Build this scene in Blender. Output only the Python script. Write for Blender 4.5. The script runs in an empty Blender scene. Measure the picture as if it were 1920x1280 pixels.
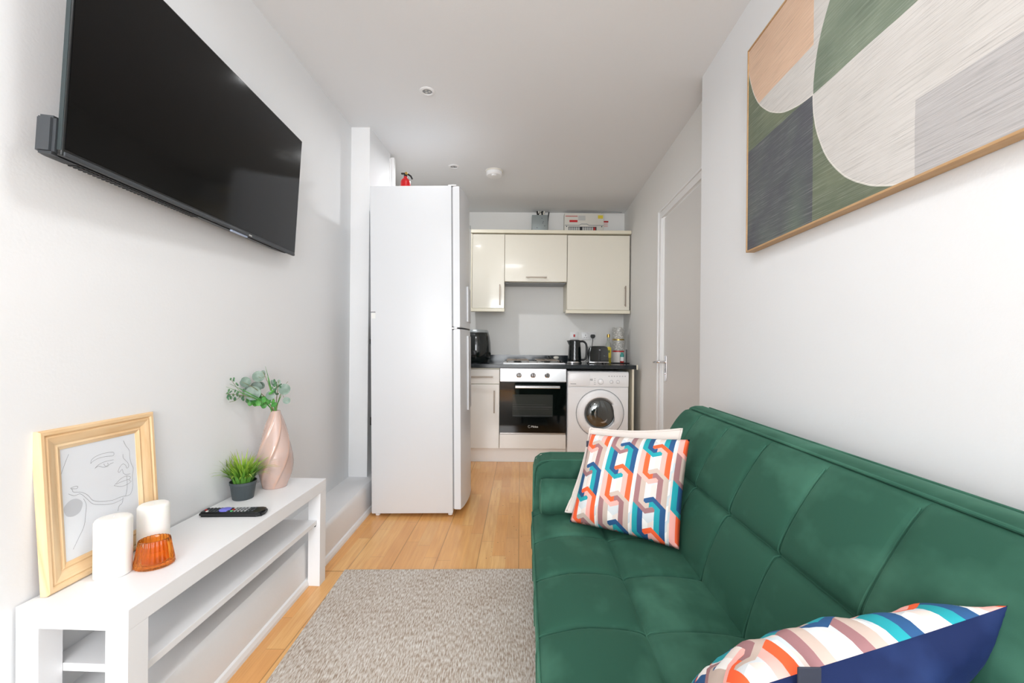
import bpy, bmesh, math, random
from mathutils import Vector, Matrix
C = bpy.context.scene.collection
R = math.radians
PI = math.pi
random.seed(7)

# ------------------------------------------------------------------ camera, world, light, exposure
F, H = 800.0, 1.05
cam_data = bpy.data.cameras.new('camera')
cam_data.sensor_width = 36; cam_data.lens = 15.0; cam_data.shift_y = 8 / 1920
cam_data.clip_start = 0.02
cam = bpy.data.objects.new('camera', cam_data); C.objects.link(cam)
cam.matrix_world = Matrix.Translation((0, 0, H)) @ Matrix.Rotation(R(90), 4, 'X') @ Matrix.Rotation(R(0.5), 4, 'Z')
bpy.context.scene.camera = cam
vs = bpy.context.scene.view_settings
vs.view_transform = 'Standard'; vs.look = 'None'; vs.gamma = 1; vs.exposure = 0.2
vs.use_curve_mapping = False
world = bpy.data.worlds.new('sky'); bpy.context.scene.world = world
world.use_nodes = True
world.node_tree.nodes['Background'].inputs[0].default_value = (0.95, 0.97, 1.0, 1)
world.node_tree.nodes['Background'].inputs[1].default_value = 3.0

def area(name, loc, size, energy, rot, color=(1, 1, 1)):
    l = bpy.data.lights.new(name, 'AREA'); l.shape = 'RECTANGLE'
    l.size, l.size_y = size; l.energy = energy; l.color = color
    o = bpy.data.objects.new(name, l); C.objects.link(o)
    o.location = loc; o.rotation_euler = rot
    return o
WIN = (-0.95, 0.70, 0.60, 2.25)      # the window in the wall behind the camera: x0, x1, z0, z1
area('window_daylight', (-0.125, -2.53, 1.425), (1.62, 1.62), 76, (R(90), 0, 0), (0.925, 0.965, 1.0))

def P(px, py, Y):
    """point at depth Y that the photograph shows at px, py"""
    c, s = math.cos(R(.5)), math.sin(R(.5))
    u, v = px - 960, py - 640
    return Vector(((u * c + v * s) / F * Y, Y, H - (-u * s + v * c - 8) / F * Y))

# ------------------------------------------------------------------ materials
def lin(c):
    return tuple((x / 255 / 12.92 if x / 255 <= .04045 else ((x / 255 + .055) / 1.055) ** 2.4) for x in c) + (1,)

class N:
    """tiny expression builder over shader math nodes"""
    def __init__(s, t, sock): s.t, s.s = t, sock
    def _m(s, op, *a, clamp=False):
        n = s.t.nodes.new('ShaderNodeMath'); n.operation = op; n.use_clamp = clamp
        for i, x in enumerate(a):
            if isinstance(x, N): s.t.links.new(x.s, n.inputs[i])
            else: n.inputs[i].default_value = x
        return N(s.t, n.outputs[0])
    def __add__(s, o): return s._m('ADD', s, o)
    def __radd__(s, o): return s._m('ADD', o, s)
    def __sub__(s, o): return s._m('SUBTRACT', s, o)
    def __rsub__(s, o): return s._m('SUBTRACT', o, s)
    def __mul__(s, o): return s._m('MULTIPLY', s, o)
    def __rmul__(s, o): return s._m('MULTIPLY', o, s)
    def __truediv__(s, o): return s._m('DIVIDE', s, o)
    def __lt__(s, o): return s._m('LESS_THAN', s, o)
    def __gt__(s, o): return s._m('GREATER_THAN', s, o)
    def abs(s): return s._m('ABSOLUTE', s)
    def floor(s): return s._m('FLOOR', s)
    def frac(s): return s._m('FRACT', s)
    def sqrt(s): return s._m('SQRT', s)
    def mod(s, o): return s._m('FLOORED_MODULO', s, o)
    def AND(s, o): return s * o
    def OR(s, o): return s._m('MAXIMUM', s, o)
    def NOT(s): return 1.0 - s
    def clamp(s): return s._m('ADD', s, 0.0, clamp=True)

class M:
    def __init__(s, name, col=(200, 200, 200), rough=.5, metal=0, **kw):
        s.m = bpy.data.materials.new(name); s.m.use_nodes = True
        s.t = s.m.node_tree; s.b = s.t.nodes['Principled BSDF']
        s.b.inputs['Base Color'].default_value = lin(col)
        s.b.inputs['Roughness'].default_value = rough
        s.b.inputs['Metallic'].default_value = metal
        for k, v in kw.items():
            s.b.inputs[k.replace('_', ' ')].default_value = v
        s.m.diffuse_color = lin(col)
    def coord(s, kind='Object'):
        n = s.t.nodes.new('ShaderNodeTexCoord'); sp = s.t.nodes.new('ShaderNodeSeparateXYZ')
        s.t.links.new(n.outputs[kind], sp.inputs[0])
        return n.outputs[kind], N(s.t, sp.outputs[0]), N(s.t, sp.outputs[1]), N(s.t, sp.outputs[2])
    def noise(s, scale, stretch=(1, 1, 1), detail=3, kind='Object', rough=.5):
        n = s.t.nodes.new('ShaderNodeTexCoord'); mp = s.t.nodes.new('ShaderNodeMapping')
        mp.inputs['Scale'].default_value = stretch
        nz = s.t.nodes.new('ShaderNodeTexNoise'); nz.inputs['Scale'].default_value = scale
        nz.inputs['Detail'].default_value = detail; nz.inputs['Roughness'].default_value = rough
        s.t.links.new(n.outputs[kind], mp.inputs[0]); s.t.links.new(mp.outputs[0], nz.inputs['Vector'])
        return N(s.t, nz.outputs[0])
    def bump(s, h, strength=.3, dist=.002):
        b = s.t.nodes.new('ShaderNodeBump'); b.inputs['Strength'].default_value = strength
        b.inputs['Distance'].default_value = dist
        s.t.links.new(h.s, b.inputs['Height']); s.t.links.new(b.outputs[0], s.b.inputs['Normal'])
        return s
    def rgb(s, c):
        n = s.t.nodes.new('ShaderNodeRGB'); n.outputs[0].default_value = lin(c); return n.outputs[0]
    def mix(s, fac, a, b, mode='MIX'):
        n = s.t.nodes.new('ShaderNodeMix'); n.data_type = 'RGBA'; n.blend_type = mode
        if isinstance(fac, N): s.t.links.new(fac.s, n.inputs[0])
        else: n.inputs[0].default_value = fac
        for i, x in ((6, a), (7, b)):
            if isinstance(x, tuple): n.inputs[i].default_value = lin(x)
            else: s.t.links.new(x, n.inputs[i])
        return n.outputs[2]
    def ramp(s, fac, stops):
        n = s.t.nodes.new('ShaderNodeValToRGB'); cr = n.color_ramp
        while len(cr.elements) < len(stops): cr.elements.new(.5)
        for e, (p, c) in zip(cr.elements, stops): e.position = p; e.color = lin(c)
        s.t.links.new(fac.s, n.inputs[0]); return n.outputs[0]
    def color(s, sock): s.t.links.new(sock, s.b.inputs['Base Color']); return s

def paint(name, col, rough=.6, bs=180, st=.12):
    m = M(name, col, rough)
    h = m.noise(bs, detail=2) + m.noise(10, detail=2) * .6
    m.bump(h, st, .003); return m
wall_m = paint('white_wall_paint', (236, 237, 238), .75, 120, .09)
wallk_m = paint('white_kitchen_paint', (236, 235, 232), .75)
ceil_m = paint('ceiling_paint', (234, 235, 236), .8, 120, .1)
trim_m = paint('gloss_white_trim', (240, 240, 240), .3, 60, .06)
ledge_m = paint('painted_plaster_ledge', (236, 236, 237), .5, 40, .3)
door_m = paint('door_paint', (222, 220, 217), .45, 50, .05)
lac = M('white_laminate', (243, 243, 244), .38); lac.bump(lac.noise(90, (1, 1, 1)), .05, .001)
fridge_m = M('white_enamel', (222, 224, 227), .35); fridge_m.bump(fridge_m.noise(400), .05, .0008)
wm_m = M('washer_enamel', (250, 250, 251), .3)
fridge_g = M('fridge_recess_grey', (196, 198, 202), .35)
cream = M('cream_gloss', (234, 229, 215), .13, Coat_Weight=.3)
creamb = M('beige_gloss_base', (240, 238, 233), .16, Coat_Weight=.2)
cream_c = M('cream_carcass', (233, 226, 205), .35)
plinth_m = M('plinth_board', (250, 249, 247), .35)
steel = M('brushed_steel', (200, 200, 200), .28, 1)
steel.bump(steel.noise(300, (.05, 1, 1)), .05, .0005)
handle_m = M('satin_nickel', (150, 138, 126), .4, .6)
chrome = M('chrome', (225, 225, 228), .08, 1)
blackg = M('black_glass', (9, 13, 13), .05)
blackp = M('black_plastic', (22, 24, 26), .32)
blackgl = M('black_gloss_plastic', (14, 22, 22), .12, Coat_Weight=.5)
darkgrey = M('dark_grey_plastic', (58, 62, 66), .5)
potm = M('dark_grey_pot', (70, 79, 83), .55); potm.bump(potm.coord()[3].mod(.006), .2, .001)
greyp = M('grey_plastic', (150, 152, 154), .45)
silverline = M('silver_plastic', (170, 176, 178), .3, .6)
whitep = M('white_plastic', (238, 238, 238), .35)
offwhitep = M('aged_white_plastic', (226, 222, 212), .4)
red = M('red_enamel', (205, 24, 32), .3)
redp = M('red_plastic', (190, 40, 36), .4)
yellow = M('yellow_label', (226, 204, 60), .5)
brass = M('brass', (190, 160, 90), .3, 1)
wax = M('cream_wax', (250, 248, 242), .5, Subsurface_Weight=.25, Subsurface_Scale=.02)
wax.b.inputs['Subsurface Radius'].default_value = (1, .7, .5)
screen_m = M('tv_screen', (9, 9, 9), .1); screen_m.b.inputs['Specular IOR Level'].default_value = .2
tvback = M('tv_shell', (30, 32, 33), .3)
tvedge = M('tv_edge_trim', (62, 72, 74), .3, .4)
soil = M('soil', (40, 34, 28), .9)
worktop_m = M('black_stone_worktop', (26, 33, 38), .16)
w_n = worktop_m.noise(500, detail=1)
worktop_m.color(worktop_m.mix((w_n - .58) * 5, (22, 29, 34), (70, 82, 88)))
paper = M('paper', (232, 236, 241), .25, Coat_Weight=.5, Coat_Roughness=.05)
ink = M('ink', (70, 72, 78), .7)
ink_soft = M('ink_wash', (196, 199, 204), .7)
label_g = M('grey_label', (196, 196, 192), .6)
label_w = M('white_label', (235, 235, 232), .6)
print_g = M('grey_print', (150, 152, 155), .6)
labelblue = M('blue_label', (120, 120, 220), .5)

def wood(name, a, b, scale=6, stretch=(1, 1, .08), rough=.4, kind='Object'):
    m = M(name, a, rough)
    n = m.noise(scale, stretch, 4, kind)
    w = m.noise(scale * 5, stretch, 2, kind)
    m.color(m.ramp(n * .75 + w * .25, [(.3, a), (.52, b), (.7, a)]))
    m.bump(w, .08, .001); return m
pine_v = wood('pale_pine', (246, 222, 184), (230, 192, 144), 14, (1.2, .12, 1))
pine_h = wood('pale_pine_rail', (246, 222, 184), (232, 194, 146), 14, (.12, 1.2, 1))
oak = wood('oak_frame', (202, 166, 122), (184, 146, 102), 20, (.1, 1, 1), .5)

# floor boards: three-strip engineered oak running to the kitchen
def floor_mat():
    m = M('oak_floor', (214, 160, 100), .26)
    co, x, y, z = m.coord()
    sw, L = .0667, .52
    xs = x - y * .02
    row = (xs / sw).floor()
    wn = m.t.nodes.new('ShaderNodeTexWhiteNoise'); wn.noise_dimensions = '1D'
    m.t.links.new(row.s, wn.inputs['W']); rnd = N(m.t, wn.outputs[0])
    far = y > 1.975
    py = y / L + rnd * 7 + far * .37
    piece = py.floor()
    wn2 = m.t.nodes.new('ShaderNodeTexWhiteNoise'); wn2.noise_dimensions = '1D'
    k = row * 17.31 + piece * 3.77
    m.t.links.new(k.s, wn2.inputs['W']); r2 = N(m.t, wn2.outputs[0])
    base = m.ramp(r2, [(0, (232, 170, 104)), (.35, (246, 190, 122)), (.6, (240, 176, 104)), (.8, (250, 202, 134)), (1, (226, 164, 100))])
    g = m.noise(9, (6, .5, 1), 5) ; g2 = m.noise(60, (3, .08, 1), 3)
    grain = m.mix(((g - .5) * 1.4 + (g2 - .5) * .9 + .35).clamp(), base, (216, 152, 88))
    e1 = (xs / (sw * 3)).frac(); edge = (e1 < .012).OR(e1 > .988)
    e2 = (xs / sw).frac(); sedge = (e2 < .015)
    e3 = py.frac() < .004
    j = ((y - 1.975).abs() < .0025)
    line = (edge * .42).OR(sedge * .16).OR(e3 * .4).OR(j * .6)
    col = m.mix(line, grain, (96, 58, 28))
    sp = m.noise(70, detail=1)
    mask = (x > -.12).AND(x < .2).AND(y > 2.1).AND(y < 3.4)
    col = m.mix((sp > .73).AND(mask) * .7, col, (80, 52, 30))
    m.color(col)
    m.bump(g2 * .4 - line, .12, .001)
    return m
floor_m = floor_mat()

def rug_mat():
    m = M('woven_rug', (190, 180, 168), .95)
    a = m.noise(230, (1, .2, 1), 3); b = m.noise(5, (1, 1, 1), 2); c = m.noise(700, detail=1)
    col = m.ramp(a * .8 + b * .1 + c * .1, [(.34, (156, 136, 118)), (.45, (190, 174, 158)), (.54, (212, 203, 193)), (.68, (234, 230, 224))])
    m.color(col)
    m.bump(a + c, .6, .003); return m
rug_m = rug_mat()

def velvet(name, dark, light, sheen):
    m = M(name, dark, .72)
    a = m.noise(4.5, (1, 1, 1), 4, rough=.6); b = m.noise(10, (1, .35, 1), 3)
    m.color(m.mix(((a * .55 + b * .45 - .49) * 7).clamp(), dark, light))
    m.b.inputs['Sheen Weight'].default_value = .35; m.b.inputs['Sheen Roughness'].default_value = .35
    m.b.inputs['Sheen Tint'].default_value = lin(sheen)
    m.b.inputs['Specular IOR Level'].default_value = .15
    m.bump(m.noise(900, detail=1) + a * 4, .15, .001); return m
green = velvet('green_velvet', (44, 85, 69), (62, 106, 88), (110, 165, 140))
green_pipe = velvet('green_velvet_piping', (52, 96, 79), (72, 120, 100), (125, 180, 155))
navy = velvet('navy_velvet', (24, 38, 78), (38, 56, 100), (90, 105, 150))
creamfab = M('cream_linen', (222, 212, 204), .9); creamfab.bump(creamfab.noise(600), .2, .001)
taggrey = M('grey_tag', (52, 55, 68), .8)

def chevron_mat():
    """interlocking hooked chevrons in three colour pairs on an off-white striped ground"""
    m = M('chevron_print', (230, 225, 220), .8)
    _, u, v, _ = m.coord('UV')
    ux_, uy_, pitch, Pd = .140, .172, .313, .268 / .172
    c = ((u - .435) / pitch + .5).floor()                # column number, 0 in the middle
    x = (u - .435 - c * pitch) / ux_                     # -1..1 across a chain
    y = (v - .085) / uy_ + 20 * Pd
    w, tv = .33, .27
    pairs = {0: ((26, 158, 168), (34, 82, 130)), 1: ((248, 178, 168), (250, 98, 50)), 2: ((158, 114, 116), (200, 180, 168))}
    def pick(idx, which):
        col = m.rgb(pairs[0][which])
        for i in (1, 2):
            col = m.mix((idx - i).abs() < .1, col, m.rgb(pairs[i][which]))
        return col
    ax = x.abs()
    def roof(xx):                                        # drop of the hook's roof left and right of its peak
        t_ = xx - .2
        return t_._m('MAXIMUM', t_ * .66, t_ * -.36)
    # right-hand hooks
    q = (y - roof(x)) / Pd; n = q.floor(); d = (q - n) * Pd
    body = (x > 1 - 2 * w).OR((x > -.38).AND(d < 2 * tv)).AND(x < 1)
    outer = (x > 1 - w).OR(d < tv)
    ia = (n + c + 1.0).mod(3.0)
    colA = m.mix(outer, pick(ia, 0), pick(ia, 1))
    # left-hand hooks, point-mirrored
    q2 = (y + roof(x * -1.0) - .62 * Pd) / Pd; nm = (q2 * -1.0).floor() * -1.0; d2 = (nm - q2) * Pd
    bodyB = (x < -1 + 2 * w).OR((x < .38).AND(d2 < 2 * tv)).AND(x > -1)
    outB = (x < -1 + w).OR(d2 < tv)
    ib = (nm + c + 0.0).mod(3.0)
    colB = m.mix(outB, pick(ib, 1), pick(ib, 0))
    body = body.AND((x < 0).AND(bodyB).NOT())
    # pale striped ground
    s = ((x + 1) * 3.03).floor().mod(2.0)
    g = m.mix(s, (240, 236, 232), (228, 214, 206))
    g = m.mix(((y * .8 + ax * .5).mod(Pd) < .5).AND(ax < .62), g, (210, 214, 216))
    g = m.mix((ax > 1.0).AND((y + x).mod(1.3) < .55), g, (206, 214, 218))
    col = m.mix(bodyB, g, colB)
    col = m.mix(body, col, colA)
    # the finished print, hooks over the striped ground
    m.color(col)
    m.bump(m.noise(700, kind='Object'), .12, .001)
    return m
chev = chevron_mat()

def art_mat():
    m = M('abstract_canvas', (220, 215, 208), .8)
    _, x, z, _ = m.coord()                               # local: x = distance from the far edge, y = height above the floor
    jit = (m.noise(7, detail=2) - .5) * .006
    x = x + jit; z = z + jit
    def circ(cx, cz, r): return (((x - cx) * (x - cx) + (z - cz) * (z - cz)).sqrt() < r)
    lower, left = z < 1.828, x < .402
    big = circ(.806, 1.829, .405); arch = circ(.402, 2.232, .404)
    wash = m.noise(5, detail=3)
    white = m.mix((wash - .35).clamp(), (206, 202, 197), (226, 223, 220))
    slate = m.mix(((m.noise(4, (1, 1, 1)) - .42) * 3).clamp(), (84, 86, 92), (104, 112, 106))
    olive = m.mix(((m.noise(6) - .4) * 3).clamp(), (104, 114, 94), (122, 130, 106))
    sage = m.mix(((m.noise(5) - .4) * 3).clamp(), (112, 126, 108), (140, 152, 132))
    peach = m.mix(wash, (216, 180, 152), (226, 194, 168))
    # upper right: sage disc half on white
    up_r = m.mix(big, white, sage)
    up_l = m.mix(arch, olive, m.mix(z > 1.981, white, peach))
    up = m.mix(left, up_r, up_l)
    grey = (x > .753).AND(z < 1.607)
    lo_in = m.mix(grey, white, (186, 183, 182))
    rightout = m.mix(((1.345 - z + (x - .4) * .35 + (wash - .5) * .08) * 14).clamp(), olive, (112, 106, 110))
    lo_out = m.mix((x > .402), slate, rightout)
    lo_out = m.mix(((.09 - (x - .32).abs()) * 12 * (z < 1.8)).clamp() * ((1.72 - z) * 3).clamp() * .55, lo_out, (116, 134, 112))
    lo = m.mix(big.OR(x > .8), lo_out, lo_in)
    col = m.mix(lower, up, lo)
    ring = ((((x - .806) * (x - .806) + (z - 1.829) * (z - 1.829)).sqrt() - .405).abs() < .0022).AND(lower).AND(x < .8)
    ring2 = ((((x - .402) * (x - .402) + (z - 2.232) * (z - 2.232)).sqrt() - .404).abs() < .0018).AND(left)
    col = m.mix((ring.OR(ring2)) * .7, col, (238, 234, 226))
    st = m.noise(330, (.018, 1, 1), 3, rough=.75)
    low_l = left.OR(lower)
    col = m.mix(((st - .5) * 3.4).clamp() * .5, col, (70, 70, 72))
    col = m.mix(((.47 - st) * 2.6).clamp() * .35, col, (245, 243, 240))
    m.color(col)
    m.bump(st, .5, .003); return m
art_m = art_mat()

def vase_mat():
    m = M('pink_glaze', (205, 178, 166), .12, Coat_Weight=.6, Coat_Roughness=.03)
    at = m.t.nodes.new('ShaderNodeAttribute'); at.attribute_name = 'ridge'
    r = N(m.t, at.outputs['Fac'])
    m.color(m.mix((r * .8 + (m.noise(20) - .5)).clamp(), (196, 170, 160), (218, 168, 140)))
    return m
vase_m = vase_mat()
def leafm(name, a, b, axis=2, lo=0, hi=1, rough=.5):
    m = M(name, a, rough); n = m.noise(40, detail=2)
    m.color(m.mix(((n - .4) * 4).clamp(), a, b)); return m
leaf_e = leafm('eucalyptus_leaf', (108, 130, 116), (136, 154, 142))
leaf_g = leafm('green_leaf', (62, 130, 56), (96, 164, 76))
leaf_d = leafm('dark_leaf', (66, 110, 78), (92, 132, 92))
stemm = leafm('stem', (110, 112, 70), (130, 128, 84))
def grass_mat():
    m = M('grass_blades', (96, 150, 50), .45)
    at = m.t.nodes.new('ShaderNodeAttribute'); at.attribute_name = 'tip'
    m.color(m.ramp(N(m.t, at.outputs['Fac']), [(0, (84, 136, 60)), (.45, (104, 160, 52)), (.8, (164, 196, 66)), (1, (150, 150, 70))]))
    return m
grass_m = grass_mat()
orange_glass = M('orange_glass', (255, 168, 70), .06, Transmission_Weight=.9, IOR=1.25, Coat_Weight=.3)
clear_glass = M('window_glass', (235, 240, 240), .02, Transmission_Weight=1.0, IOR=1.45)
oilm = M('oil_bottle_glass', (196, 200, 190), .08, Transmission_Weight=.5)
oil_y = M('olive_oil', (150, 140, 30), .15)

# ------------------------------------------------------------------ mesh helpers
def obj(name, bm, mat, parent=None, smooth=False, loc=None):
    me = bpy.data.meshes.new(name)
    bmesh.ops.recalc_face_normals(bm, faces=bm.faces)
    bm.to_mesh(me); bm.free()
    for mm in (mat if isinstance(mat, (list, tuple)) else [mat]): me.materials.append(mm.m)
    if smooth:
        for p in me.polygons: p.use_smooth = True
        if smooth != 'all': me.set_sharp_from_angle(angle=R(38))
    o = bpy.data.objects.new(name, me); C.objects.link(o)
    if parent is not None: o.parent = parent
    if loc is not None: o.location = loc
    return o
def tag(o, label, cat, group=None):
    o['label'] = label; o['category'] = cat
    if group: o['group'] = group
    return o
def thing(name, label, cat, loc=(0, 0, 0), rot=(0, 0, 0), group=None):
    o = bpy.data.objects.new(name, None); C.objects.link(o); o.empty_display_size = .05
    o.location = loc; o.rotation_euler = rot
    return tag(o, label, cat, group)
def struct(name, bm, m, smooth=False):
    o = obj(name, bm, m, None, smooth); o['kind'] = 'structure'; return o
def nb(): return bmesh.new()
def bx(bm, x0, x1, y0, y1, z0, z1, bev=0, seg=2, mi=0):
    t = bmesh.new()
    bmesh.ops.create_cube(t, size=1)
    for v in t.verts:
        v.co = Vector(((x0 + x1) / 2 + v.co.x * (x1 - x0), (y0 + y1) / 2 + v.co.y * (y1 - y0), (z0 + z1) / 2 + v.co.z * (z1 - z0)))
    if bev: bmesh.ops.bevel(t, geom=t.edges[:], offset=bev, segments=seg, affect='EDGES', profile=.5)
    merge(bm, t, mi); return bm
def merge(bm, t, mi=0, mat=None):
    mp = {}
    for v in t.verts: mp[v] = bm.verts.new(mat @ v.co if mat else v.co)
    for f in t.faces:
        try:
            nf = bm.faces.new([mp[v] for v in f.verts]); nf.material_index = mi if mi else f.material_index; nf.smooth = f.smooth
        except ValueError: pass
    t.free()
def box(*a, **k): return bx(nb(), *a, **k)
def prism(bm, pts, z0, z1, axis='z', bev=0):
    """outline pts extruded along an axis"""
    def co(p, h):
        return {'z': (p[0], p[1], h), 'y': (p[0], h, p[1]), 'x': (h, p[0], p[1])}[axis]
    t = bmesh.new()
    a = [t.verts.new(co(p, z0)) for p in pts]; b = [t.verts.new(co(p, z1)) for p in pts]
    t.faces.new(a); t.faces.new(b[::-1]); n = len(pts)
    for i in range(n): t.faces.new([a[i], b[i], b[(i + 1) % n], a[(i + 1) % n]])
    if bev: bmesh.ops.bevel(t, geom=t.edges[:], offset=bev, segments=2, affect='EDGES')
    merge(bm, t); return bm
def lathe(bm, prof, cx=0, cy=0, cz=0, seg=40, sx=1, sy=1, axis='z', caps=True, fn=None):
    rings = []
    for r, h in prof:
        ring = []
        for i in range(seg):
            a = 2 * PI * i / seg
            rr = fn(r, h, a) if fn else r
            x, y = rr * math.cos(a) * sx, rr * math.sin(a) * sy
            p = {'z': (cx + x, cy + y, cz + h), 'y': (cx + x, cy + h, cz + y), 'x': (cx + h, cy + x, cz + y)}[axis]
            ring.append(bm.verts.new(p))
        rings.append(ring)
    for a, b in zip(rings, rings[1:]):
        for i in range(seg): bm.faces.new([a[i], a[(i + 1) % seg], b[(i + 1) % seg], b[i]])
    if caps:
        if prof[0][0] > 1e-6: bm.faces.new(rings[0])
        if prof[-1][0] > 1e-6: bm.faces.new(rings[-1])
    bmesh.ops.remove_doubles(bm, verts=bm.verts, dist=1e-6)
    return bm
def tube(bm, pts, r, seg=8, closed=False):
    pts = [Vector(p) for p in pts]; n = len(pts); rings = []
    up = Vector((0, 0, 1)); prev = None
    for i, p in enumerate(pts):
        if closed: d = (pts[(i + 1) % n] - pts[i - 1])
        else: d = pts[min(i + 1, n - 1)] - pts[max(i - 1, 0)]
        d.normalize()
        if prev is None:
            a = d.cross(up)
            if a.length < .1: a = d.cross(Vector((1, 0, 0)))
        else: a = prev - d * prev.dot(d)
        a.normalize(); prev = a; b = d.cross(a)
        rr = r[i] if isinstance(r, (list, tuple)) else r
        rings.append([bm.verts.new(p + (a * math.cos(2 * PI * j / seg) + b * math.sin(2 * PI * j / seg)) * rr) for j in range(seg)])
    m = n if closed else n - 1
    for i in range(m):
        A, B = rings[i], rings[(i + 1) % n]
        for j in range(seg): bm.faces.new([A[j], A[(j + 1) % seg], B[(j + 1) % seg], B[j]])
    if not closed: bm.faces.new(rings[0]); bm.faces.new(rings[-1][::-1])
    return bm
def curve_pts(pts, k=6):
    pts = [Vector(p) for p in pts]; out = []
    for i in range(len(pts) - 1):
        p0, p1, p2, p3 = pts[max(i - 1, 0)], pts[i], pts[i + 1], pts[min(i + 2, len(pts) - 1)]
        for j in range(k):
            t = j / k
            out.append(.5 * ((2 * p1) + (p2 - p0) * t + (2 * p0 - 5 * p1 + 4 * p2 - p3) * t * t + (3 * p1 - p0 - 3 * p2 + p3) * t ** 3))
    return out + [pts[-1]]
def text(s, size, loc, rot, mat, parent, name='lettering', depth=.0004, align='CENTER'):
    c = bpy.data.curves.new(name, 'FONT'); c.body = s; c.size = size; c.extrude = depth; c.align_x = align
    tmp = bpy.data.objects.new(name, c); me = bpy.data.meshes.new_from_object(tmp); bpy.data.objects.remove(tmp)
    me.materials.clear(); me.materials.append(mat.m)
    o = bpy.data.objects.new(name, me); C.objects.link(o); o.parent = parent
    o.location = loc; o.rotation_euler = rot; return o

# ------------------------------------------------------------------ the room
CZ, YB, YR = 2.48, 4.58, -2.62
xl = lambda y: -1.146 + .027 * min(y, 3.2)
xr = lambda y: .884 + .049 * y
xd = lambda y: .970 + .049 * y
struct('floor', box(-1.6, 1.7, YR - .1, YB + .1, -.1, 0), floor_m)
struct('ceiling', box(-1.6, 1.7, YR - .1, YB + .1, CZ, CZ + .1), ceil_m)
b = nb(); prism(b, [(xl(YR), YR), (xl(2.85), 2.85), (-1.35, 2.85), (-1.35, YR)], 0, CZ); struct('wall_left', b, wall_m)
b = nb(); prism(b, [(-1.05, 3.18), (-1.05, YB), (-1.35, YB), (-1.35, 3.18)], 0, CZ); struct('wall_left_kitchen', b, wallk_m)
b = nb(); prism(b, [(-1.35, 2.811), (-.948, 2.811), (-.925, 3.2), (-1.35, 3.2)], 0, CZ); struct('wall_left_pillar', b, wall_m)
struct('wall_back', box(-1.35, 1.5, YB, YB + .1, 0, CZ), wallk_m)
b = nb(); prism(b, [(xr(YR), YR), (xr(2.258), 2.258), (1.35, 2.258), (1.35, YR)], 0, CZ, bev=.0); struct('wall_right', b, wall_m)
# kitchen side of the right wall, with the door opening
DY0, DY1, DZ = 2.40, 3.215, 2.03
def skew(bm):
    for v in bm.verts: v.co.x += .970 + .049 * v.co.y
    return bm
b = nb()
bx(b, 0, .2, 2.25, DY0, 0, CZ); bx(b, 0, .2, DY1, YB + .05, 0, CZ); bx(b, 0, .2, DY0, DY1, DZ, CZ)
struct('wall_right_kitchen', skew(b), wallk_m)
# door and its architrave
b = skew(box(.012, .05, DY0 + .012, DY1 - .012, .006, DZ - .012, bev=.002)); d1 = struct('door_1', b, door_m)
b = nb()
for (y0, y1, z0, z1) in ((DY1 - .012, DY1 + .068, 0, DZ + .055), (DY0 - .068, DY0 + .012, 0, DZ + .055), (DY0 + .012, DY1 - .012, DZ - .012, DZ + .055)):
    bx(b, -.016, 0, y0, y1, z0, z1, .003)
    if z0 == 0: bx(b, -.024, -.014, y0 + .045, y1 - .008, z0, z1 - .008, .003)
    else: bx(b, -.024, -.014, y0, y1, z0 + .045, z1 - .008, .003)
struct('trim_1', skew(b), trim_m)
h = thing('door_handle', 'chrome lever handle on a long backplate on the white door', 'door handle', (xd(3.14), 3.14, .93), (0, 0, R(-2.8)))
obj('backplate', box(.004, .0125, -.02, .02, -.13, .055, bev=.003), chrome, h)
b = nb(); tube(b, curve_pts([(.008, 0, .01), (-.035, 0, .01), (-.05, .01, .01), (-.052, .05, .008), (-.05, .105, .004)]), [.009] * 20 + [.007] * 5, 10)
obj('lever', b, chrome, h, True)
b = nb(); lathe(b, [(0, -.003), (.007, -.003), (.007, .003), (0, .003)], .003, 0, -.075, 12, axis='x'); obj('keyhole_cover', b, chrome, h, True)
h.parent = None
# ledge along the left wall behind the tv bench
b = nb()
rng = random.Random(3)
ys = [YR + i * (2.95 - YR) / 60 for i in range(61)]
prof_rows = []
for y in ys:
    j = rng.uniform(-.003, .003); k2 = rng.uniform(-.003, .003)
    prof_rows.append([b.verts.new(p) for p in ((-.887, y, 0), (-.889, y, .155), (-.893 + j, y, .170 + k2), (-.900, y, .178 + j * .5), (-1.2, y, .180))])
for a, c in zip(prof_rows, prof_rows[1:]):
    for i in range(4): b.faces.new([a[i], c[i], c[i + 1], a[i + 1]])
struct('trim_2', b, ledge_m, True)
b = nb(); prism(b, [(-.887, 0), (-.873, 0), (-.874, .012), (-.880, .026), (-.888, .030)], YR, 2.95, 'y'); struct('baseboard_left', b, trim_m)
# boxed pipe at the end of the pillar
b = nb(); bx(b, -.925, -.895, 3.2, 3.24, 0, 2.455, .004); bx(b, -.933, -.918, 3.185, 3.2, 0, 2.44, .002)
struct('trim_3', b, trim_m)
# wall behind the camera with its window
x0, x1, z0, z1 = WIN
b = nb()
bx(b, -1.35, x0, YR - .12, YR, 0, CZ); bx(b, x1, 1.35, YR - .12, YR, 0, CZ)
bx(b, x0, x1, YR - .12, YR, 0, z0); bx(b, x0, x1, YR - .12, YR, z1, CZ)
struct('wall_rear', b, wall_m)
b = nb()
for (a0, a1, c0, c1) in ((x0, x0 + .05, z0, z1), (x1 - .05, x1, z0, z1), (x0 + .05, x1 - .05, z0, z0 + .05), (x0 + .05, x1 - .05, z1 - .05, z1), (-.155, -.095, z0 + .05, z1 - .05)):
    bx(b, a0, a1, YR - .08, YR - .02, c0, c1, .004)
struct('window_1', b, trim_m)

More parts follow.
